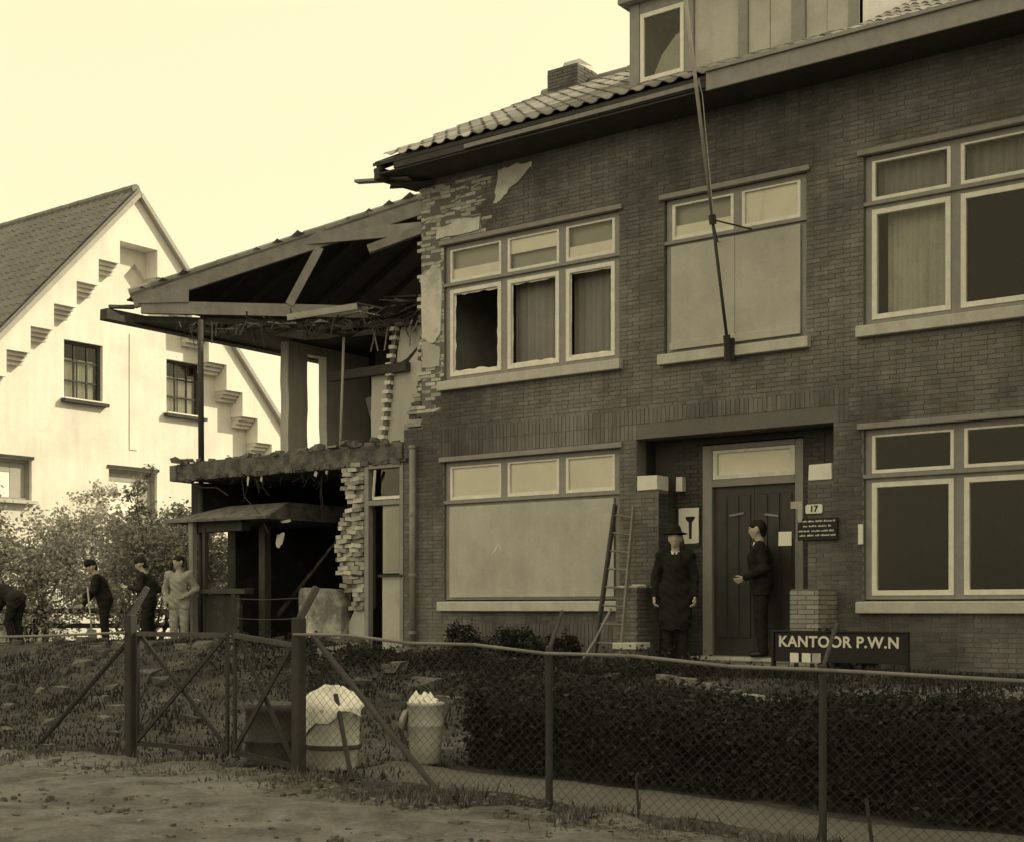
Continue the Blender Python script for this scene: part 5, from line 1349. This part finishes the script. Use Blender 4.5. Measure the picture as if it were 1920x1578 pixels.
for _ in range(420):      # stray shoots standing out of the clipped top and side
    x = rnd.uniform(HXa, HXb); y = rnd.uniform(-7.65, -6.4); z_ = hedge_top(x)-.02 if y > -7.5 else rnd.uniform(-.3, hedge_top(x)); l = abs(rnd.gauss(0, .09))+.04
    d = Vector((rnd.gauss(0,.35), rnd.gauss(0,.3)-(.8 if y < -7.5 else 0), 1)).normalized()
    for k in range(7): q = Vector((x, y, z_))+d*l*k/6; P.append((q.x+rnd.gauss(0,.012), q.y+rnd.gauss(0,.012), q.z))
V, F = leaf_cloud(np.array(P), .05)
np_mesh('stray_shoots', V, F, M_LEAFDARK, hd, kind='stuff')
# rubble and stones
mb = MB()
for _ in range(420):
    if rnd.random() < .6: x, y = rnd.gauss(-15.2, 1.6), rnd.gauss(-2.2, 1.2)
    else: x, y = rnd.uniform(-21, -8), rnd.uniform(-7.8, -.6)
    s = abs(rnd.gauss(0, .05))+.025; z_ = float(gz(x, y))
    mb.jbox(x-s, x+s, y-s*.7, y+s*.7, z_-.02, z_+s*rnd.uniform(.5, 1.1), s*.35)
o = solo('rubble', mb, M_RUBBLE, (-15,-2.5,0), 'scattered brick rubble on the earth bank before the ruin', 'rubble', kind='stuff')
for (x0, x1, y0, y1, h, lb) in ((-14.55,-13.55,-2.2,-1.5,.36,'flat-topped block of broken masonry before the ruined doorway'), (-13.9,-13.25,-2.45,-1.95,.26,'smaller tilted masonry lump beside the flat-topped block')):
    z_ = float(gz((x0+x1)/2, (y0+y1)/2))
    V, F = sdf_mesh([(Vector((x0+.15,(y0+y1)/2,z_+h*.4)), h*.5, Vector((x1-.15,(y0+y1)/2,z_+h*.4)), h*.5),(Vector((x0+.2,y0+.15,z_+h*.4)), h*.45, Vector((x1-.1,y0+.2,z_+h*.3)), h*.4)], .05, .05)
    V[:,2] = np.minimum(V[:,2], z_+h*.8+.03*np.sin(V[:,0]*9)); V += nr.normal(0, .014, V.shape)
    o = np_mesh('masonry_block', V, F, M_RUBBLE, base=((x0+x1)/2,(y0+y1)/2,z_)); tag(o, lb, 'masonry', 'fallen masonry before the ruin')
# loose stones on the road
mb = MB()
for _ in range(2600):
    x, y = rnd.uniform(-13, 2), -9.0-abs(rnd.gauss(0, 1.6)); s = abs(rnd.gauss(0, .008))+.004; z_ = float(gz(x, y))+.03
    mb.jbox(x-s, x+s, y-s, y+s, z_-.01, z_+s*.9, s*.4)
solo('road_gravel', mb, M_RUBBLE, (-5,-11,-.5), 'loose small stones and leaf litter on the road', 'gravel', kind='stuff')
# low wooden rail fence behind the workers
rf = thing('rail_fence', 'low dark rail fence between the workers and the white house', 'fence', (-23.9, .6, 0))
for x, y in ((-25.8,-1.2),(-24.4,.3),(-23.0,1.8),(-21.6,3.3)):
    z_ = float(gz(x,y)); part('post', MB().box(x-.05,x+.05,y-.05,y+.05,z_-.2,z_+.85), M_WOODDARK, rf)
for zz in (.4, .7): part('rail', MB().beam((-26,-1.4,zz), (-21.4,3.5,zz), .04, .10), M_WOODDARK, rf)
# kerb stones of the garden walk
for i in range(6):
    x = -7.35+i*.36; y = -3.85-i*.23
    solo('kerb_stone', MB().jbox(-.17,.17,-.05,.05,-.1,.07,.006), M_CONCRETE, (0,0,0), 'weathered kerb stone edging the walk to the porch, ' + ('first' , 'second', 'third', 'fourth', 'fifth', 'sixth')[i] + ' from the steps', 'kerb stone', 'kerb stones of the garden walk', bevel=.01)
    k_ = bpy.context.scene.collection.objects[-1]; k_.location = (x, y, float(gz(x,y))+.02); k_.rotation_euler = (0,0,R(-32))

# ------------------------------------------------------------------ trees added out of view to shade one end of the facade
def tree(label, x, y, h, blobs, n):
    z = float(gz(x, y)); t = thing('added_shade_tree', label, 'tree', (x, y, z), 'unseen trees added to shade the house end')
    tr = part('trunk', MB().tube((x,y,z-.3), (x+.05,y,z+1.2), .24, 12, .19).tube((x+.05,y,z+1.2), (x-.05,y+.05,z+h*.55), .19, 12, .13).tube((x-.05,y+.05,z+h*.55), (x,y,z+h*.85), .13, 10, .05), M_BARK, t, smooth=True)
    for b in blobs:
        part('limb', MB().tube((x, y, z+h*.4), (x+(b[0]-x)*.5, y+(b[1]-y)*.5, z+h*.4+(b[2]-h*.4)*.6), .09, 8, .06).tube((x+(b[0]-x)*.5, y+(b[1]-y)*.5, z+h*.4+(b[2]-h*.4)*.6), b[:3], .06, 7, .02), M_BARK, tr)
    V, F = leaf_cloud(crown_pts(blobs, n), .15)
    np_mesh('crown', V, F, M_LEAF, t, kind='stuff')
tree('unseen leafy tree added to shade the house end', .2, -3.4, 9.5, [(-.6,-3.4,3.4,2.0,2.2,1.7),(-.6,-2.4,5.4,2.0,1.6,1.9),(1.6,-3.0,5.8,2.2,2.0,2.2),(-.4,-4.6,5.4,2.1,2.0,2.0),(0,-3.4,7.6,2.4,2.4,1.7),(1.6,-5.2,4.2,2.0,2.0,2.0)], 36000)
tree('unseen leafy tree added for shade farther along the road', 4.6, -11.5, 9.5, [(3.8,-11.5,4.4,2.3,2.6,1.9),(5.6,-10.6,6.2,2.2,2.4,2.0),(4.2,-13,6.0,2.4,2.0,2.0),(4.2,-11.0,8.2,2.6,2.6,1.6),(3.4,-9.6,6.4,2.2,2.0,1.9)], 20000)
